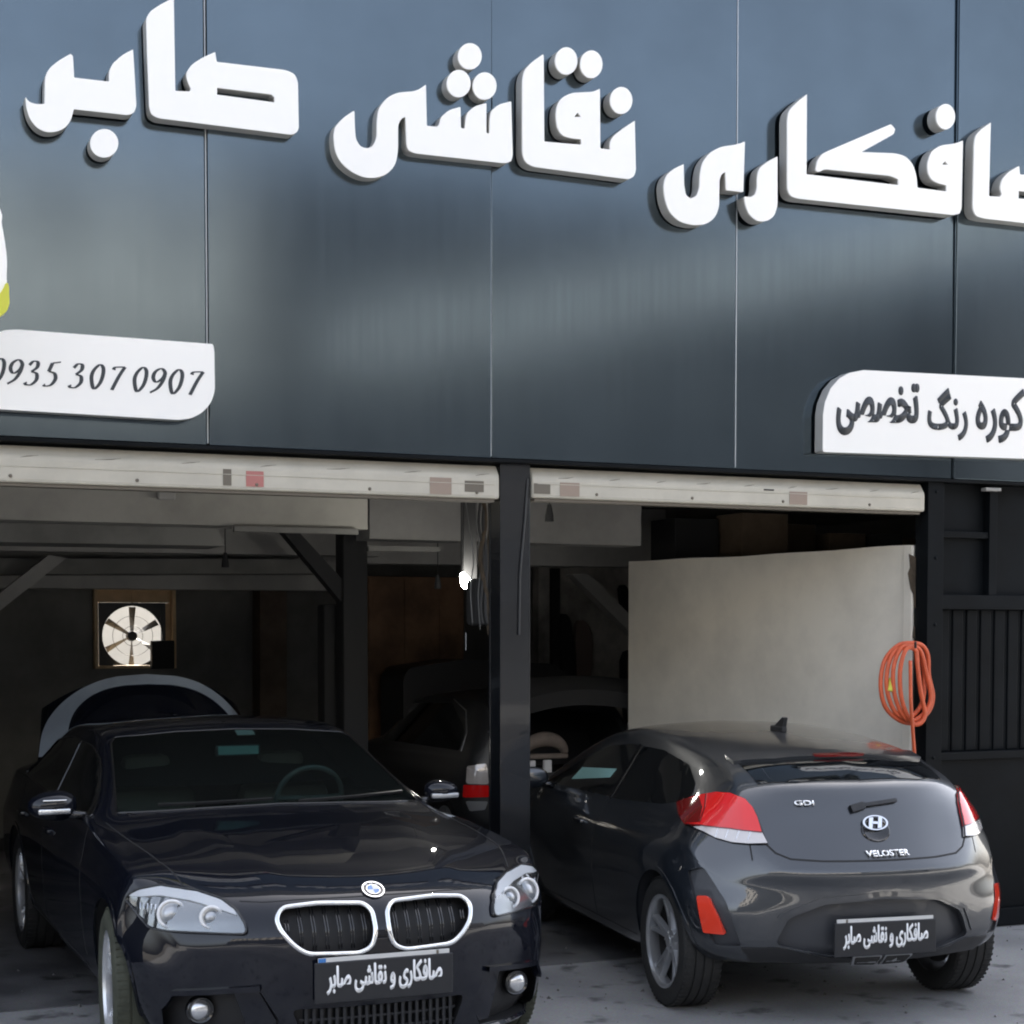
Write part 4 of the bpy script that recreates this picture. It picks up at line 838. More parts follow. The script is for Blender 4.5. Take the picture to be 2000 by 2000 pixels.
# plate cover with writing
def plate_cover(parent, xf, sgn, y0, y1, z0, z1, left_blue, tilt=0):
    PL = empty('number_plate'); PL.parent = parent
    PL2 = None; bpy.data.objects.remove(PL)
    bm = bmesh.new(); box(bm, min(xf, xf - sgn * .012), max(xf, xf - sgn * .012), y0, y1, z0, z1, .004); o = obj('plate_cover', bm, M['plate'], parent)
    bm = bmesh.new(); xa = xf - sgn * .004; xb = xf - sgn * .010; zt = z1 + .017; box(bm, min(xa, xb), max(xa, xb), y0 + .015, y1 - .015, z1 + .0005, zt); pw = obj('plate_top', bm, M['plate_white'], o)
    rgt = 1 if sgn > 0 else -1                                # image-right axis in car y
    ye = y0 if rgt > 0 else y1
    if left_blue: bm = bmesh.new(); box(bm, xa, xa + .0015, y0 + .0155, y0 + .045, z1 + .001, zt - .0005); obj('plate_band', bm, M['blue'], pw)
    bm = bmesh.new(); box(bm, min(xa, xa + sgn * .0015), max(xa, xa + sgn * .0015), y1 - .07, y1 - .06, z1 + .001, zt - .0005); obj('plate_mark', bm, M['grime'], pw)
    W_ = y1 - y0; u0 = (y0 + .085 * W_) if rgt > 0 else (y1 - .085 * W_); L = W_ * .83
    H_ = z1 - z0; place_text('plate_lettering', LINE, M['plate_text'], lambda u, v: Vector((xf + sgn * .0006, u0 + rgt * L * u, z0 + H_ * (.22 + .68 * v))), .012, o, .0012, Vector((sgn, 0, 0)), heavy=(.0042, .022))
    return o
plate_cover(B, 3.835, 1, -.285, .285, .385, .545, True)
bm = bmesh.new(); box(bm, 3.78, 3.8225, -.2, .2, .40, .52); obj('plate_mount', bm, M['black_plastic'], B)
# raised boot lid
bm = bmesh.new(); rows = []; N = 28; Lw = .70
LID = lambda u, v: Vector((-.60 - .17 * v - .10 * v * v - .16 * (abs(u) ** 3), Lw * u * (1 - .10 * v), 1.05 + .50 * v - .16 * (abs(u) ** 2.4) * v - .05 * abs(u) ** 2))
th = Vector((-.045, 0, -.02))
for i in range(N + 1):
    u = -1 + 2 * i / N; rows.append([bm.verts.new(LID(u, k / 8)) for k in range(9)] + [bm.verts.new(LID(u, k / 8) + th) for k in range(8, -1, -1)])
for a_, b_ in zip(rows, rows[1:]):
    for k in range(18): bm.faces.new((a_[k], a_[(k + 1) % 18], b_[(k + 1) % 18], b_[k]))
bm.faces.new(rows[0]); bm.faces.new(rows[-1][::-1]); lid = obj('boot_lid', bm, M['bmw'], B, True, 50)
bm = bmesh.new(); rows = []
for i in range(49):                                        # blue-grey rim running round the lid: left edge, top edge, right edge
    an = math.pi * (1.0 - i / 48) ; ca, sa = math.cos(an), math.sin(an)
    u0_, v0_ = math.copysign(abs(ca) ** .45, ca), .12 + .88 * abs(sa) ** .5
    sc_ = .77 + .10 * max(0, ca); u1_, v1_ = u0_ * sc_, .12 + (v0_ - .12) * .86
    a0 = LID(u0_, v0_) + Vector((.012, 0, .006)); a1 = LID(u1_, v1_) + Vector((.012, 0, .006))
    rows.append([bm.verts.new(a0), bm.verts.new(a1), bm.verts.new(a1 - Vector((.01, 0, .004))), bm.verts.new(a0 - Vector((.01, 0, .004)))])
for a_, b_ in zip(rows, rows[1:]):
    for k in range(4): bm.faces.new((a_[k], a_[(k + 1) % 4], b_[(k + 1) % 4], b_[k]))
bm.faces.new(rows[0]); bm.faces.new(rows[-1][::-1]); obj('lid_rim', bm, M['lid_grey'], lid, True, 50)

# --- the graphite hatchback on the right, tail to the street
H = empty('hatchback', (*VEL_POS['loc'], 0), VEL_POS['head'], VEL_POS['s']); tag(H, 'dark grey hatchback parked tail out with red tail lights and an orange reflector', 'car')
def vel_tweak(x, y, z):
    if x < .3 and .55 < z < 1.2 and abs(y) < .62:          # the scooped tailgate below its lip
        k = math.exp(-((z - .93) / .13) ** 2) * (1 - sstep((abs(y) - .35) / .25)) * (1 - sstep((x + .35) / .3)); x += .035 * k
    if x < -.3: x -= .022 * math.exp(-((z - 1.145) / .022) ** 2) * (1 - sstep((abs(y) - .42) / .15)); x -= .02 * math.exp(-((z - .745) / .04) ** 2)
    if x < .1 and z < .75: x -= .07 * sstep((abs(y) - .45) / .3) * sstep((.78 - z) / .25) * sstep((.1 - x) / .4)
    if z > .75 and z < .96 and abs(y) > .7: y += math.copysign(.010, y) * math.exp(-((z - .84) / .03) ** 2)
    return x, y, z
bm = car_body(VEL_ST, VEL_F, VEL_R, .895, 84, vel_tweak); C = Car(bm, H); body = obj('body', bm, [M['vel'], M['cut']], H, True)
bpy.context.view_layer.update()
c = arches(body, (0, 2.65), .362, .335, .895, .56); bpy.context.view_layer.update(); cut(body, c)
RC = rounded([(-.515, .405), (-.46, .53), (-.30, .600), (0, .622), (.30, .600), (.46, .53), (.515, .405), (.26, .352), (-.26, .352)], .03, 3)
RP = rounded([(-.44, .73), (-.35, .757), (-.215, .60), (-.14, .392), (-.275, .388), (-.36, .53)], .02, 3)
bm = bmesh.new(); C.patch(bm, RC, 180, .05, grid=.1, deep=.045)
for mi in (False, True): C.patch(bm, RP, 140, .05, grid=.08, deep=.016, mirror=mi)
c = prep(obj('c', bm, [M['cut'], M['cut']]), H); cut(body, c)
body.data.materials[1] = M['vel_low'] if 'vel_low' in M else mat('grey_bumper', (.035, .037, .042), .38, 0, .2)
body.data.shade_smooth(); body.data.set_sharp_from_angle(angle=R(42))
RG = [(-.06, -.50), (-.15, -.33), (-.19, 0), (-.15, .33), (-.06, .50), (-.38, .50), (-.455, .33), (-.495, 0), (-.455, -.33), (-.38, -.50)]
bm = bmesh.new(); C.patch(bm, RG, 'top', .004, .008, .02); obj('rear_window', bm, M['dark_glass'], H, True, 40)
bm = bmesh.new(); C.patch(bm, [(-.02, -.52), (-.12, -.34), (-.17, 0), (-.12, .34), (-.02, .52), (-.13, .52), (-.225, .34), (-.262, 0), (-.225, -.34), (-.13, -.52)], 'top', .020, .03, .04); sp_ = obj('roof_spoiler', bm, M['vel'], H, True, 40)
bm = bmesh.new(); C.patch(bm, [(-.246, -.14), (-.266, -.07), (-.271, 0), (-.266, .07), (-.246, .14), (-.232, .14), (-.246, 0), (-.232, -.14)], 'top', .024, .012, .05); obj('brake_light', bm, M['deep_red'], sp_)
TLO = [(-.60, 1.02), (-.52, 1.05), (-.435, 1.075), (-.34, 1.096), (-.255, 1.098), (-.178, 1.076), (-.135, 1.04), (-.105, .995), (-.075, .929), (-.225, .940), (-.38, .942), (-.485, .938), (-.555, .975)]
TLW = [(-.072, .925), (-.055, .90), (-.042, .880), (-.13, .876), (-.215, .878), (-.30, .893), (-.365, .914), (-.43, .93), (-.38, .938), (-.225, .936)]
for mi in (False, True):
    sg = -1 if mi else 1
    bm = bmesh.new(); C.patch(bm, TLO, 140, .016, .04, .018, mirror=mi); tl = obj('tail_light', bm, M['red'], H, True, 35)
    bm = bmesh.new(); C.patch(bm, TLW, 140, .015, .04, .018, mirror=mi); obj('reverse_lens', bm, M['clear'], tl, True, 35)
    bm = bmesh.new(); C.patch(bm, [(-.598, 1.02), (-.52, 1.048), (-.44, 1.06), (-.40, 1.02), (-.40, .954), (-.485, .940), (-.553, .975)], 140, .0185, .003, .018, mirror=mi); obj('side_lens', bm, M['deep_red'], tl, True, 35)
    for px_ in (-.30, -.245, -.19, -.135): bm = bmesh.new(); C.line(bm, [(px_, .892), (px_ + .010, .932)], 140, .004, .0165, mi); obj('lens_rib', bm, M['silver'], tl)
    bm = bmesh.new(); C.line(bm, [(-.485, .938), (-.38, .940), (-.225, .938), (-.075, .927)], 140, .006, .0185, mi); obj('lens_seam', bm, M['deep_red'], tl)
    bm = bmesh.new(); C.line(bm, [(-.395, .955), (-.385, 1.02), (-.40, 1.078)], 140, .006, .020, mi); obj('lens_seam', bm, M['deep_red'], tl)
    bm = bmesh.new(); ringtube(bm, C, TLO[:8] + [(-.062, .91), (-.042, .880), (-.13, .876), (-.215, .878), (-.30, .893), (-.365, .914), (-.43, .93)] + TLO[11:], 140, .0045, .010, mi, 4); obj('lens_gasket', bm, M['gloss_black'], tl, True)
    bm = bmesh.new(); C.patch(bm, rounded([(-.375, .618), (-.31, .622), (-.258, .54), (-.218, .445), (-.335, .442)], .012, 2), 140, .004, .02, .04, mirror=mi); obj('reflector', bm, M['orange'], H, True, 35)
    SWV = rounded([(-2.20, .955), (-1.80, 1.13), (-1.45, 1.225), (-1.1, 1.258), (-.6, 1.255), (-.2, 1.205), (.0, 1.12), (.06, 1.045), (-.25, 1.0), (-.9, .965)], .03, 3)
    bm = bmesh.new(); C.patch(bm, SWV, 90, .003, .006, .07, mirror=mi); sw = obj('side_window', bm, M['dark_glass'], H, True, 40)
    bm = bmesh.new(); C.line(bm, [(-1.02, .96), (-.95, 1.26)], 90, .045, .006, mi); obj('door_pillar', bm, M['gloss_black'], H)
    if not mi:
        bm = bmesh.new(); C.patch(bm, [(-1.80, 1.0), (-1.74, 1.075), (-1.14, 1.112), (-1.18, 1.06)], 90, .005, .003, .07); obj('painted_window_light', bm, M['teal'], sw, False)  # light seen through the glass, painted on as a teal patch
    bm = bmesh.new()
    C.line(bm, [(-.565, .975), (-.535, .88), (-.50, .838), (-.44, .812), (-.30, .804), (0, .802)], 180, .009, .0015, mi); C.line(bm, [(-2.28, .93), (-2.36, .75), (-2.34, .30)], 90, .006, .001, mi)
    C.line(bm, [(-1.05, .95), (-1.08, .30)], 90, .006, .001, mi); C.line(bm, [(-2.34, .29), (-.42, .29)], 90, .006, .001, mi); C.line(bm, [(-.60, .875), (-.60, .80)], 180, .007, .001, mi)
    obj('shut_line', bm, M['seam'], H)
    for xd in (1.35,):
        bm = bmesh.new(); hh, nn, dd = C.hit(-sg * xd, .80, 90 * sg); ya, yb_ = sorted((hh.y - sg * .012, hh.y + sg * .024)); box(bm, xd - .09, xd + .09, ya, yb_, .79, .815, .008); obj('door_handle', bm, M['vel'], H, True, 40)
    for xa in (0, 2.65): bm = bmesh.new(); arch_lip(bm, C, xa, .362, .335, sg); obj('arch_lip', bm, M['vel'], H, True, 40)
    wheel(H, 0, sg * .752, .328, sg, .225, .232, 5, M['dark_alloy'], M['rubber']); wheel(H, 2.65, sg * .775, .328, sg, .225, .232, 5, M['dark_alloy'], M['rubber'])
    bm = bmesh.new(); bmesh.ops.create_icosphere(bm, subdivisions=3, radius=1)
    for v in bm.verts: x, y, z = v.co; v.co = Vector((2.0 + .08 * x * (1 if x > 0 else .35), sg * (.96 + .11 * y), 1.0 + .068 * z))
    mr = obj('wing_mirror', bm, M['vel'], H, True); bm = bmesh.new(); tube(bm, [(2.02, sg * .80, .945), (2.02, sg * .90, .965)], .022, 10); obj('mirror_arm', bm, M['gloss_black'], mr, True)
    bm = bmesh.new(); C.patch(bm, [(-.75, .68), (-.50, .70), (-.46, .60), (-.62, .58)] if False else [(.50, .60), (.74, .66), (.70, .56), (.52, .54)], 0, .003, .01, .06, mirror=mi); obj('headlight', bm, M['clear'], H, True, 40)
    bm = bmesh.new(); C.patch(bm, rounded([(-.158 if not mi else -.158, .362), (-.006, .362), (-.012, .300), (-.140, .306)], .012, 2), 180, .018, .05, .05, mirror=mi)
    ex = obj('exhaust_tip', bm, M['dark_alloy'], H, True, 40); bm = bmesh.new(); C.patch(bm, rounded([(-.147, .353), (-.014, .353), (-.020, .309), (-.131, .314)], .01, 2), 180, .0195, .004, .05, mirror=mi); obj('exhaust_mouth', bm, M['soot'], ex)
bm = bmesh.new(); C.line(bm, [(-.545, .43), (-.49, .545), (-.31, .622), (0, .645), (.31, .622), (.49, .545), (.545, .43)], 180, .022, .006, thick=.012); obj('bumper_crease', bm, M['vel'], H, True, 40)
bm = bmesh.new(); C.patch(bm, [(-.66, .385), (-.50, .392), (-.26, .342), (.26, .342), (.50, .392), (.66, .385), (.60, .315), (-.60, .315)], 180, .006, .012, .06); obj('lower_valance', bm, M['black_plastic'], H, True, 40)
bm = bmesh.new(); P3 = [(.58, 0, 1.40), (.44, 0, 1.44), (.40, 0, 1.435), (.40, 0, 1.36), (.60, 0, 1.36)]; box(bm, .40, .56, -.016, .016, 1.35, 1.385, .008)
solid(bm, [Vector((x, .011, z)) for x, z in ((.54, 1.37), (.41, 1.435), (.385, 1.432), (.405, 1.37))], [(0, 1, 2, 3)], [Vector((x, -.011, z)) for x, z in ((.54, 1.37), (.41, 1.435), (.385, 1.432), (.405, 1.37))]); obj('roof_antenna', bm, M['black_plastic'], H)
bm = bmesh.new(); C.line(bm, [(-.10, 1.045), (.14, 1.068)], 180, .018, .02, thick=.016); C.line(bm, [(-.11, 1.035), (-.04, 1.050)], 180, .036, .022, thick=.02); obj('rear_wiper', bm, M['black_plastic'], H)
# badges
hh, nn, dd = C.hit(0, .955, 180)
bm = bmesh.new()
Mx = Matrix.Translation(hh) @ nn.to_track_quat('Z', 'Y').to_matrix().to_4x4(); R3 = Mx.to_3x3(); Cc = Mx.translation.copy()
lathe(bm, [(0, .004), (.056, .004), (.068, .010), (.074, .007), (.076, 0)], 36, 'z', M=Mx @ Matrix.Translation((0, -.022, 0)) @ Matrix.Diagonal((1, .80, 1, 1))); lr = obj('release_handle', bm, M['gloss_black'], H, True, 40)
E_ = Mx @ Matrix.Translation((0, .014, .012)) @ Matrix.Diagonal((1, .58, 1, 1))
bm = bmesh.new(); disc_sector(bm, .056, .066, 0, 6.2831, 0, .006, E_, 40)
for pts in (((-.040, -.045), (-.022, -.052), (-.006, .048), (-.028, .046)), ((.040, .045), (.022, .052), (.006, -.048), (.028, -.046)), ((-.020, -.008), (.012, -.012), (.020, .008), (-.012, .012))):
    solid(bm, [E_ @ Vector((x, y, .0055)) for x, y in pts], [(0, 1, 2, 3)], [E_ @ Vector((x, y, 0)) for x, y in pts])
obj('badge', bm, M['chrome'], H)
def body_text(name, s, u0, u1, z0, z1, m, parent, bold=.02):
    def f(u, v): hh, nn, dd = C.hit(u0 + (u1 - u0) * u, z0 + (z1 - z0) * v, 180); return hh - dd * .009
    return place_text(name, s, m, f, bold, parent, .006, Vector((-1, 0, 0)))
body_text('badge_lettering', 'VELOSTER', -.085, .145, .822, .850, M['chrome'], H); body_text('badge_lettering', 'GDI', -.375, -.285, 1.058, 1.082, M['chrome'], H)
plate_cover(H, -.775 + .015, -1, -.268, .268, .352, .515, False)
bm = bmesh.new(); box(bm, -.755, -.66, -.2, .2, .40, .50); obj('plate_mount', bm, M['black_plastic'], H)

# --- the black car deep in the garage, tailgate up
K = empty('old_hatchback', (1.95, 4.05, 0), R(90), 1); tag(K, 'black car deep inside with open tailgate, seen either side of the centre column', 'car')
OLD_ST = [(-.62, .40, .5, .66, .45, .74, .56, .70, .80, .60, .84, .86), (-.58, .36, .55, .70, .42, .80, .58, .74, .92, .60, 1.05, 1.08), (-.45, .32, .6, .74, .38, .82, .62, .74, .95, .58, 1.26, 1.30),
          (-.2, .30, .6, .76, .36, .825, .64, .74, .95, .57, 1.36, 1.41), (.5, .28, .6, .76, .34, .825, .66, .75, .94, .57, 1.38, 1.43), (1.2, .28, .6, .76, .34, .825, .66, .76, .92, .57, 1.32, 1.37),
          (1.9, .28, .6, .76, .34, .825, .64, .76, .90, .62, .98, 1.02), (2.6, .28, .6, .74, .34, .80, .6, .74, .82, .62, .85, .88), (2.95, .30, .5, .66, .38, .72, .52, .66, .66, .52, .70, .72)]
bm = car_body(OLD_ST, (2.3, 2.95, .3, 2.5), (.0, -.62, .12, 3), .825, 60); C = Car(bm, K); body = obj('body', bm, [M['old'], M['cut']], K, True); bpy.context.view_layer.update()
c = arches(body, (0, 2.4), .33, .30, .825, .52); bpy.context.view_layer.update(); cut(body, c)
OP = rounded([(-.56, .80), (-.60, .98), (-.50, 1.24), (0, 1.29), (.50, 1.24), (.60, .98), (.56, .80)], .05, 3)
bm = bmesh.new(); C.patch(bm, OP, 180, .05, grid=.15, deep=.7); c = prep(obj('c', bm, [M['cut'], M['cut']]), K); cut(body, c); body.data.shade_smooth(); body.data.set_sharp_from_angle(angle=R(42))
for mi in (False, True):
    sg = -1 if mi else 1
    bm = bmesh.new(); C.patch(bm, rounded([(-.76, .86), (-.645, .88), (-.635, .72), (-.78, .72)], .015, 2), 180, .014, .03, .04, mirror=mi); tl = obj('tail_light', bm, M['clear'], K, True, 35)
    bm = bmesh.new(); C.patch(bm, rounded([(-.79, .712), (-.635, .712), (-.63, .62), (-.80, .615)], .012, 2), 180, .015, .03, .04, mirror=mi); obj('red_lens', bm, M['red'], tl, True, 35)
    bm = bmesh.new(); C.patch(bm, rounded([(-.79, .585), (-.64, .585), (-.66, .52), (-.76, .51)], .012, 2), 180, .012, .03, .06, mirror=mi); obj('bumper_corner', bm, M['dark_alloy'], K, True, 35)
    bm = bmesh.new(); C.line(bm, [(.25, .96), (.22, 1.10), (.05, 1.27), (-.3, 1.35)], 90, .010, .006, mi, thick=.010); obj('window_trim', bm, M['dark_alloy'], K, True)
    bm = bmesh.new(); C.patch(bm, rounded([(-1.7, .95), (-1.3, 1.28), (-.3, 1.32), (.15, 1.12), (.2, .96)], .04, 3), 90, .003, .006, .1, mirror=mi); obj('side_window', bm, M['dark_glass'], K, True, 40)
    wheel(K, 0, sg * .70, .30, sg, .18, .20, 5, M['dark_alloy'], M['rubber']); wheel(K, 2.4, sg * .70, .30, sg, .18, .20, 5, M['dark_alloy'], M['rubber'])
bm = bmesh.new(); rows = []
for i in range(13):
    u = -1 + i / 6; rows.append([bm.verts.new((-.42 - .55 * v_, u * (.60 - .08 * v_), 1.40 + .22 * math.sin(v_ * 2.1) - .07 * u * u * v_ - .13 * v_ * v_)) for v_ in [k / 8 for k in range(9)]] + [bm.verts.new((-.42 - .55 * v_ + .01, u * (.58 - .08 * v_), 1.35 + .22 * math.sin(v_ * 2.1) - .07 * u * u * v_ - .20 * v_ * v_)) for v_ in [k / 8 for k in range(8, -1, -1)]])
for a_, b_ in zip(rows, rows[1:]):
    for k in range(18): bm.faces.new((a_[k], a_[(k + 1) % 18], b_[(k + 1) % 18], b_[k]))
bm.faces.new(rows[0]); bm.faces.new(rows[-1][::-1]); tg = obj('tailgate', bm, M['soot'], K, True, 50)
for y in (-.60, .60):
    bm = bmesh.new(); tube(bm, [(-.50, y, 1.12), (-.95, y * .95, 1.50)], .010, 8); obj('gas_strut', bm, M['dark_alloy'], tg, True)
bm = bmesh.new(); pts = [(-.60 - .02 * k % 1, 0, 0) for k in range(2)]; P = []
for k in range(25):
    a = math.pi * k / 24; P.append((-.60, .17 + .17 * math.cos(a), .95 + .11 * math.sin(a)))
tube(bm, P, .045, 10, radii=[.03 + .030 * math.sin(math.pi * k / 24) for k in range(25)]); obj('boot_trim', bm, M['beige'], K, True, 50)

bm = bmesh.new(); box(bm, -.62, -.56, -.03, .36, .905, .945, .012); obj('boot_shelf', bm, M['beige'], K, True, 50)
for y0, y1 in ((.27, .36), (.13, .20)): bm = bmesh.new(); box(bm, -.66, -.62, y0, y1, .80, .90, .01); obj('boot_liner', bm, M['white_plastic'], K)
prism('dark_mass', onp(rounded([(786, 1700), (788, 1322), (800, 1304), (905, 1288), (1080, 1296), (1140, 1340), (1165, 1400), (1170, 1700)], 12), 5.4), 5.4, .6, M['black_plastic'])  # added dark block giving the outline of the raised tailgate
tag(bpy.data.objects['dark_mass'], 'added dark block standing for the raised tailgate behind the column', 'mass')

# ------------------------------------------------------------------ things in the garage
def thing(name, pos, label, cat): e = empty(name, pos); tag(e, label, cat); return e
# exhaust fan in the wall opening
fc = at(259, 1228, 7.45); fs = (f1.x - f0.x)
Fn = thing('exhaust_fan', (fc.x, 7.45, fc.z), 'wall fan with six blades in a pale wooden frame against daylight', 'fan')
bm = bmesh.new(); 
for (xa, xb, za, zb_) in ((f0.x, f0.x + .035, f0.z, f1.z), (f1.x - .035, f1.x, f0.z, f1.z), (f0.x + .036, f1.x - .036, f1.z - .03, f1.z), (f0.x + .036, f1.x - .036, f0.z, f0.z + .03)): box(bm, xa, xb, 7.42, 7.62, za, zb_, .003)
rel(obj('frame', bm, M['wood']), Fn)
q0, q1 = at(197, 1200, 7.5), at(318, 1304, 7.5); r_ = min(q1.x - q0.x, abs(q0.z - q1.z) + .08) / 2 * .98; cen = Vector(((q0.x + q1.x) / 2 - .0, 7.5, at(259, 1242, 7.5).z))
half = (q1.x - q0.x) / 2; zlo, zhi = f0.z + .03, cen.z + r_ + .03
bm = bmesh.new(); circ = [(cen.x + r_ * math.cos(2 * math.pi * k / 40), cen.z + r_ * math.sin(2 * math.pi * k / 40)) for k in range(40)]
V, F = cdt([(cen.x - r_ - .03, min(zlo, cen.z - r_ - .01)), (cen.x + r_ + .03, min(zlo, cen.z - r_ - .01)), (cen.x + r_ + .03, zhi), (cen.x - r_ - .03, zhi)], [circ]); solid(bm, [Vector((v.x, 7.47, v.y)) for v in V], F, [Vector((v.x, 7.50, v.y)) for v in V]); rel(obj('fan_housing', bm, M['cable']), Fn)
bm = bmesh.new(); box(bm, f0.x + .036, f1.x - .036, 7.50, 7.52, zhi + .002, f1.z - .031); box(bm, cen.x - .006, cen.x + .006, 7.48, 7.499, zhi, f1.z - .031); rel(obj('upper_board', bm, M['wood']), Fn)
for xa, xb in ((f0.x + .036, cen.x - r_ - .031), (cen.x + r_ + .031, f1.x - .036)): bm = bmesh.new(); box(bm, xa, xb, 7.50, 7.52, f0.z + .031, zhi); rel(obj('side_board', bm, M['wood']), Fn)
bm = bmesh.new(); lathe(bm, [(0, -.03), (.045, -.03), (.05, 0), (.05, .05), (0, .05)], 20, M=Matrix.Translation((cen.x, 7.50, cen.z))); rel(obj('hub', bm, M['cable']), Fn)
for k in range(6):
    a = 2 * math.pi * k / 6 + .5; bm = bmesh.new(); prof = []
    for t in (0, .35, .7, 1):
        rr = .045 + (r_ - .055) * t; wd = .010 + .020 * t; tw_ = .03 - .012 * t
        for s in (-1, 1):
            c_, s2_ = math.cos(a), math.sin(a); prof.append((Vector((cen.x + rr * c_ - s * wd * s2_, 7.51 + s * tw_, cen.z + rr * s2_ + s * wd * c_))))
    V3 = [p for p in prof]; Fq = [(0, 1, 3, 2), (2, 3, 5, 4), (4, 5, 7, 6)]; solid(bm, V3, Fq, [v + Vector((0, .004, 0)) for v in V3]); rel(obj('blade', bm, M['grey_cable']), Fn)
for k in range(1, 3):
    bm = bmesh.new(); pts = [(cen.x + r_ * k / 3 * math.cos(2 * math.pi * q / 32), 7.462, cen.z + r_ * k / 3 * math.sin(2 * math.pi * q / 32)) for q in range(32)]; tube(bm, pts, .0025, 5, True); rel(obj('guard_ring', bm, M['cable']), Fn)
mb = thing('motor_box', at(320, 1275, 7.38), 'small black box hung over the lower right corner of the fan', 'box')
q0, q1 = at(296, 1306, 7.35), at(340, 1251, 7.35); bm = bmesh.new(); box(bm, q0.x, q1.x, 7.33, 7.41, q0.z, q1.z, .01); rel(obj('casing', bm, M['soot']), mb); bm = bmesh.new(); tube(bm, [(q0.x + .1, 7.37, q1.z), (q0.x + .1, 7.37, q1.z + .35)], .005, 6); rel(obj('lead', bm, M['cable']), mb)
# steel post with brace arm
Yp = 3.2; p0 = at(690, 1440, Yp); LP = thing('lift_post', (p0.x, Yp, 0), 'black steel post with a slanting brace arm in the left bay', 'post')
q0, q1 = at(672, 1500, Yp), at(719, 1036, Yp); bm = bmesh.new(); box(bm, q0.x, q1.x, Yp, Yp + .2, 0, q1.z, .02); rel(obj('upright', bm, M['soot'], None, True, 40), LP)
prism('brace_arm', onp([(544, 1028), (572, 1026), (686, 1150), (676, 1186)], Yp + .04), Yp + .04, .12, M['soot']); rel(bpy.data.objects['brace_arm'], LP)
q0, q1 = at(634, 1500, Yp + .22), at(671, 1180, Yp + .22); bm = bmesh.new(); box(bm, q0.x, q1.x, Yp + .22, Yp + .4, 0, q1.z, .02); rel(obj('carriage', bm, M['soot'], None, True, 40), LP)
# brown board
q0, q1 = at(716, 1356, 6.3), at(906, 1128, 6.3); BB = thing('brown_board', ((q0.x + q1.x) / 2, 6.3, 0), 'tall rusty brown board leaning on the back wall of the left bay', 'board')
bm = bmesh.new(); box(bm, q0.x, q1.x, 6.3, 6.34, .0, q1.z, .006); rel(obj('sheet', bm, M['brown']), BB)
for k in range(3):
    xx = q0.x + (q1.x - q0.x) * (.02 + .36 * k); bm = bmesh.new(); box(bm, xx, xx + .025, 6.285, 6.299, .0, q1.z - .02, .003); rel(obj('batten', bm, M['brown']), BB)
# storage over the right bay
ST = thing('storage_shelf', at(1500, 1080, 2.2), 'dark storage deck with brown cartons above the white partition', 'shelf')
q0, q1 = at(1262, 1086, 3.3), at(1900, 1090, 3.3); bm = bmesh.new(); box(bm, q0.x, q1.x, 2.4, 3.6, 2.42, 2.47); rel(obj('deck', bm, M['soot']), ST)
rng = random.Random(5); x = q0.x + .05; cl = iter(['carton nearest the left end of the dark storage deck', 'second carton from the left on the storage deck', 'carton just left of the middle of the storage deck', 'carton at the middle of the dark storage deck', 'carton just right of the middle of the storage deck', 'second carton from the right on the storage deck', 'carton nearest the right end of the dark storage deck', 'last carton on the dark deck behind the jamb', 'carton hidden deep at the right end of the deck'])
while x < q1.x - .3:
    w_ = rng.uniform(.28, .5); h0 = rng.uniform(.18, .36); bm = bmesh.new(); y_ = 2.6 + rng.uniform(0, .4)
    box(bm, x, x + w_ - .03, y_, y_ + .4, 2.472, 2.472 + h0, .006); tag(obj('carton', bm, M['card'] if rng.random() < .65 else M['soot']), next(cl), 'carton', 'cartons on the dark storage deck'); x += w_
# lamps hanging from the ceiling
for (px, py, ys, Y, lb) in ((1073, 1000, 960, 1.2, 'black pendant lamp holder hanging just right of the centre column'), (440, 1092, 1030, 3.6, 'small pendant lamp holder hanging above the fan side of the left bay'), (855, 1135, 1060, 4.0, 'thin pendant lamp holder hanging in front of the brown board')):
    p = at(px, py, Y); L = thing('pendant_lamp', p, lb, 'lamp'); bm = bmesh.new(); tube(bm, [(p.x, Y, p.z + .05), (p.x, Y, 2.97)], .004, 6); rel(obj('cord', bm, M['cable']), L)
    bm = bmesh.new(); lathe(bm, [(0, .05), (.012, .048), (.018, .02), (.026, -.02), (.028, -.06), (.0, -.062)], 16, 'z', M=Matrix.Translation(p)); rel(obj('holder', bm, M['soot'] if py < 1130 else M['grey_cable'], None, True, 40), L)
p = at(326, 966, 1.75); bm = bmesh.new(); box(bm, p.x - .055, p.x + .055, 1.74, 1.79, p.z - .03, p.z + .05, .01); tag(obj('junction_box', bm, M['plaster2']), 'small square grey box on the front ceiling beam of the left bay', 'box')
# lit bulb with cable bundle beside the column
p = at(908, 1132, .9); LB = thing('lit_lamp', p, 'glowing white work lamp beside the dark cable bundle left of the column', 'lamp')
bm = bmesh.new(); lathe(bm, [(0, .045), (.012, .042), (.020, .025), (.030, -.005), (.034, -.025), (.025, -.05), (0, -.058)], 20, 'z', M=Matrix.Translation(p) @ Matrix.Rotation(R(-25), 4, 'Y')); rel(obj('bulb', bm, M['bulb'], None, True), LB)
bm = bmesh.new(); tube(bm, [p + Vector((-.02, 0, .045)), p + Vector((-.02, 0, .4)), (p.x - .02, .9, 2.97)], .007, 8); rel(obj('cord', bm, M['cable']), LB)
CB = thing('cable_bundle', at(940, 1000, .5), 'tangle of black hoses and grey cables hanging left of the centre column', 'cables')
q0, q1 = at(906, 1130, .98), at(932, 960, .98); bm = bmesh.new(); box(bm, q0.x, q1.x, .98, 1.02, q0.z, 2.9, .004); rel(obj('dark_strip', bm, M['soot']), CB)
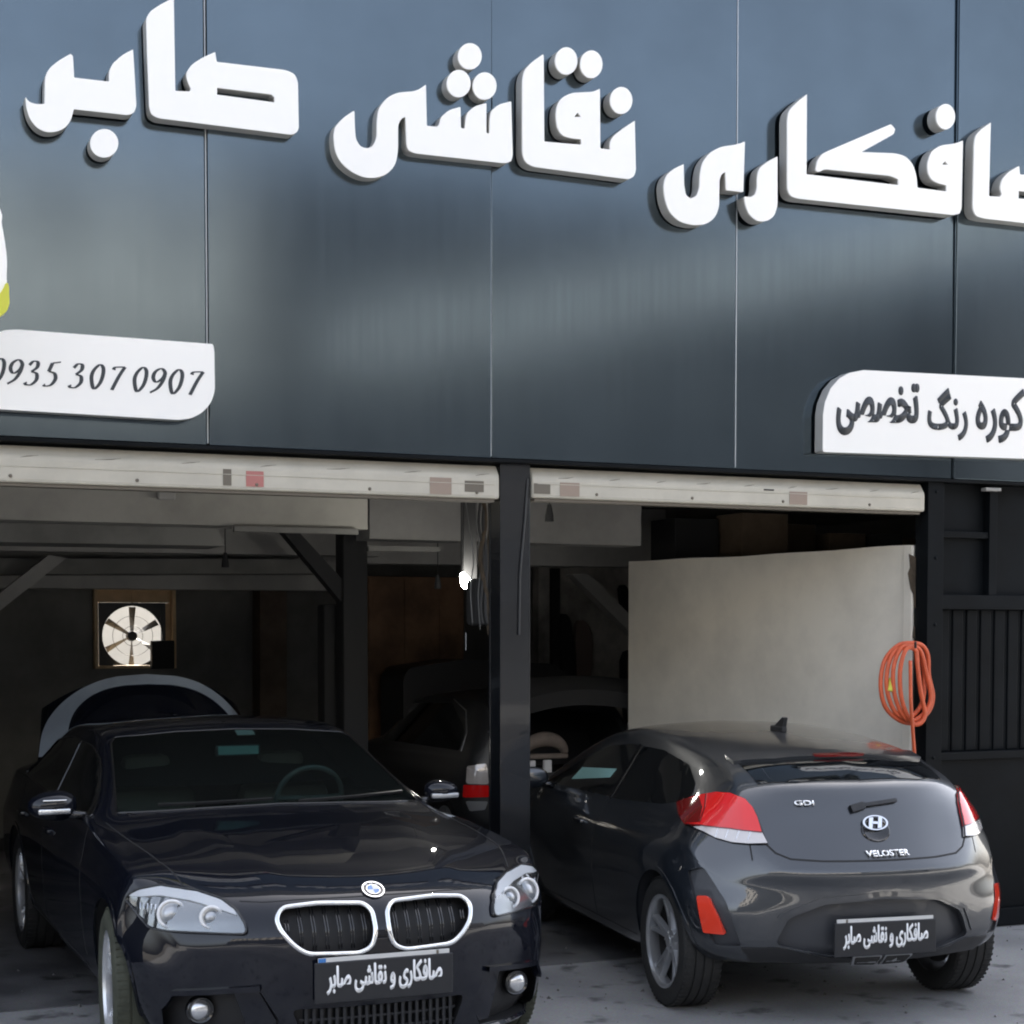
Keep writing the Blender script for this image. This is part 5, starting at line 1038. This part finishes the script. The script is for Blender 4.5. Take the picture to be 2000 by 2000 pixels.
for k, (xa, xb, xc, m, r0) in enumerate(((905, 915, 925, 'grey_cable', .004), (933, 930, 940, 'grey_cable', .004), (940, 948, 938, 'stain', .014), (950, 944, 950, 'cable', .012), (962, 960, 961, 'grey_cable', .004), (953, 957, 952, 'stain', .010), (944, 935, 945, 'cable', .009))):
    pts = spline([at(xa, 945, .5), at(xb, 1020, .5), at(xc, 1090, .5), at(xb + 4, 1150 + 12 * k % 40, .5), at(xb + 8, 1220 + 10 * (k % 3), .5)], 5, False)
    bm = bmesh.new(); tube(bm, pts, r0, 8); rel(obj('hose' if r0 > .006 else 'cable', bm, M[m], None, True), CB)
q0, q1 = at(925, 1222, .56), at(968, 1130, .56); bm = bmesh.new(); box(bm, q0.x, q1.x, .54, .7, q0.z, q1.z, .03); rel(obj('control_box', bm, M['soot'], None, True, 40), CB)
for xx in (910, 966):
    bm = bmesh.new(); tube(bm, [at(xx, 1236, .5), at(xx, 1270, .5)], .005 if xx == 966 else .003, 6); rel(obj('reflective_rod', bm, M['chrome']), CB)
HC = thing('hanging_shapes', at(1120, 1210, 6.55), 'dark flat shapes hanging on the mottled inner wall right of the column', 'shapes')  # dark flat outlines set against the inner wall
for k, pts in enumerate(([(1096, 1212), (1112, 1206), (1120, 1250), (1124, 1330), (1112, 1360), (1100, 1340)], [(1126, 1224), (1146, 1216), (1158, 1260), (1150, 1370), (1138, 1400), (1128, 1330)], [(1212, 1150), (1226, 1148), (1234, 1200), (1222, 1212)], [(1216, 1290), (1238, 1282), (1240, 1420), (1224, 1410)])):
    rel(prism('flat', onp([(q.x, q.y) for q in spline(pts, 3)], 6.5), 6.5, .07, M['seat'] if k == 1 else M['soot']), HC)
# coiled orange hose on the right jamb
hp = at(1770, 1330, -.02); HO = thing('orange_hose', hp, 'coiled orange hose hanging on the right jamb beside the white partition', 'hose')
rng = random.Random(11)
LO = [[(1752, 1262), (1728, 1290), (1720, 1335), (1728, 1378), (1752, 1404), (1782, 1412), (1812, 1392), (1822, 1360), (1814, 1320), (1812, 1280), (1800, 1260), (1775, 1256)],
      [(1750, 1270), (1735, 1300), (1732, 1345), (1748, 1390), (1775, 1402), (1800, 1375), (1806, 1330), (1800, 1290), (1782, 1266)],
      [(1760, 1266), (1745, 1305), (1748, 1360), (1770, 1405), (1800, 1398), (1818, 1365), (1808, 1310), (1798, 1272), (1780, 1262)],
      [(1770, 1268), (1758, 1310), (1762, 1370), (1784, 1414), (1806, 1400), (1798, 1350), (1792, 1300), (1788, 1270)]]
for k, lp in enumerate(LO):
    P = [at(x, y, -.03 - .025 * k + .01 * math.sin(i)) for i, (x, y) in enumerate(lp)]; bm = bmesh.new(); tube(bm, spline(P, 6), .014, 10, True); rel(obj('coil', bm, M['hose'], None, True), HO)
bm = bmesh.new(); tube(bm, spline([at(1778, 1290, -.14), at(1779, 1370, -.14), at(1783, 1430, -.12), at(1787, 1500, -.10), at(1786, 1600, -.08), at(1790, 1700, -.06)], 6, False), .0115, 10); rel(obj('hanging_end', bm, M['hose'], None, True), HO)
bm = bmesh.new(); tube(bm, [at(1790, 1262, .14), at(1788, 1264, -.13), at(1788, 1254, -.15)], .008, 8); rel(obj('hook', bm, M['cable']), HO)
bm = bmesh.new(); tube(bm, [at(1742, 1325, -.05), at(1738, 1350, -.06)], .018, 10); rel(obj('tag_end', bm, M['yellow']), HO)

# ------------------------------------------------------------------ across the street: seen here only as reflections
struct(kbox('far_pavement', -40, 40, -30, -24, -.2, .13, M['concrete']))
mo = [mat('sunlit_render', (.36, .345, .32), .8, noise=.15), mat('dark_brick', (.018, .023, .032), .85, noise=.3), mat('grey_stone', (.07, .072, .08), .85, noise=.2)]
def block(label, x0, x1, y0, y1, h, m, fl):
    b_ = empty('street_building', ((x0 + x1) / 2, y1, 0)); tag(b_, label, 'building', None)
    rel(kbox('wall', x0, x1, y0, y1, .13, h, m), b_); rel(kbox('parapet', x0 - .1, x1 + .1, y1 - .2, y1 + .12, h + .002, h + .35, m), b_)
    n = int((x1 - x0) / 2.6)
    for f in range(fl):
        for k in range(n):
            xc = x0 + (k + .5) * (x1 - x0) / n; z = 1.2 + 3.1 * f
            rel(kbox('window', xc - .6, xc + .6, y1 + .002, y1 + .03, z, z + 1.5, M['dark_glass']), b_)
block('pale sunlit house with dark lower storeys across the street behind the camera', -34, 6.2, -40, -30, 11.8, mo[0], 4)
kb = kbox('shop_front', -34, 6.2, -29.96, -29.2, .13, 7.0, mo[1]); rel(kb, [o for o in bpy.data.objects if o.name.startswith('street_building')][0])
block('dark brick block across the street behind the camera', 6.6, 26, -40, -31, 12.6, mo[1], 3)
block('grey stone block farther along the street behind the camera', 26.5, 60, -42, -29, 12, mo[2], 4)

# pale strip added high behind the camera; its reflection draws the panel streak
def mirror_pt(px, py, yv): v = at(px, py, yv); return Vector((v.x, -v.y, v.z))
a_, b_ = mirror_pt(640, 752, 27), mirror_pt(2100, 452, 13)
bm = bmesh.new(); d_ = (b_ - a_); n = Vector((d_.y, -d_.x, 0)).normalized() * .02
solid(bm, [a_ + n, b_ + n, b_ + n + Vector((0, 0, .8)), a_ + n + Vector((0, 0, 1.3))], [(0, 1, 2, 3)], [a_ - n, b_ - n, b_ - n + Vector((0, 0, .8)), a_ - n + Vector((0, 0, 1.3))])
tag(obj('streak_strip', bm, mat('strip_white', (.88, .86, .80), .8)), 'pale strip added high behind the camera, reflected as the panel streak', 'strip')
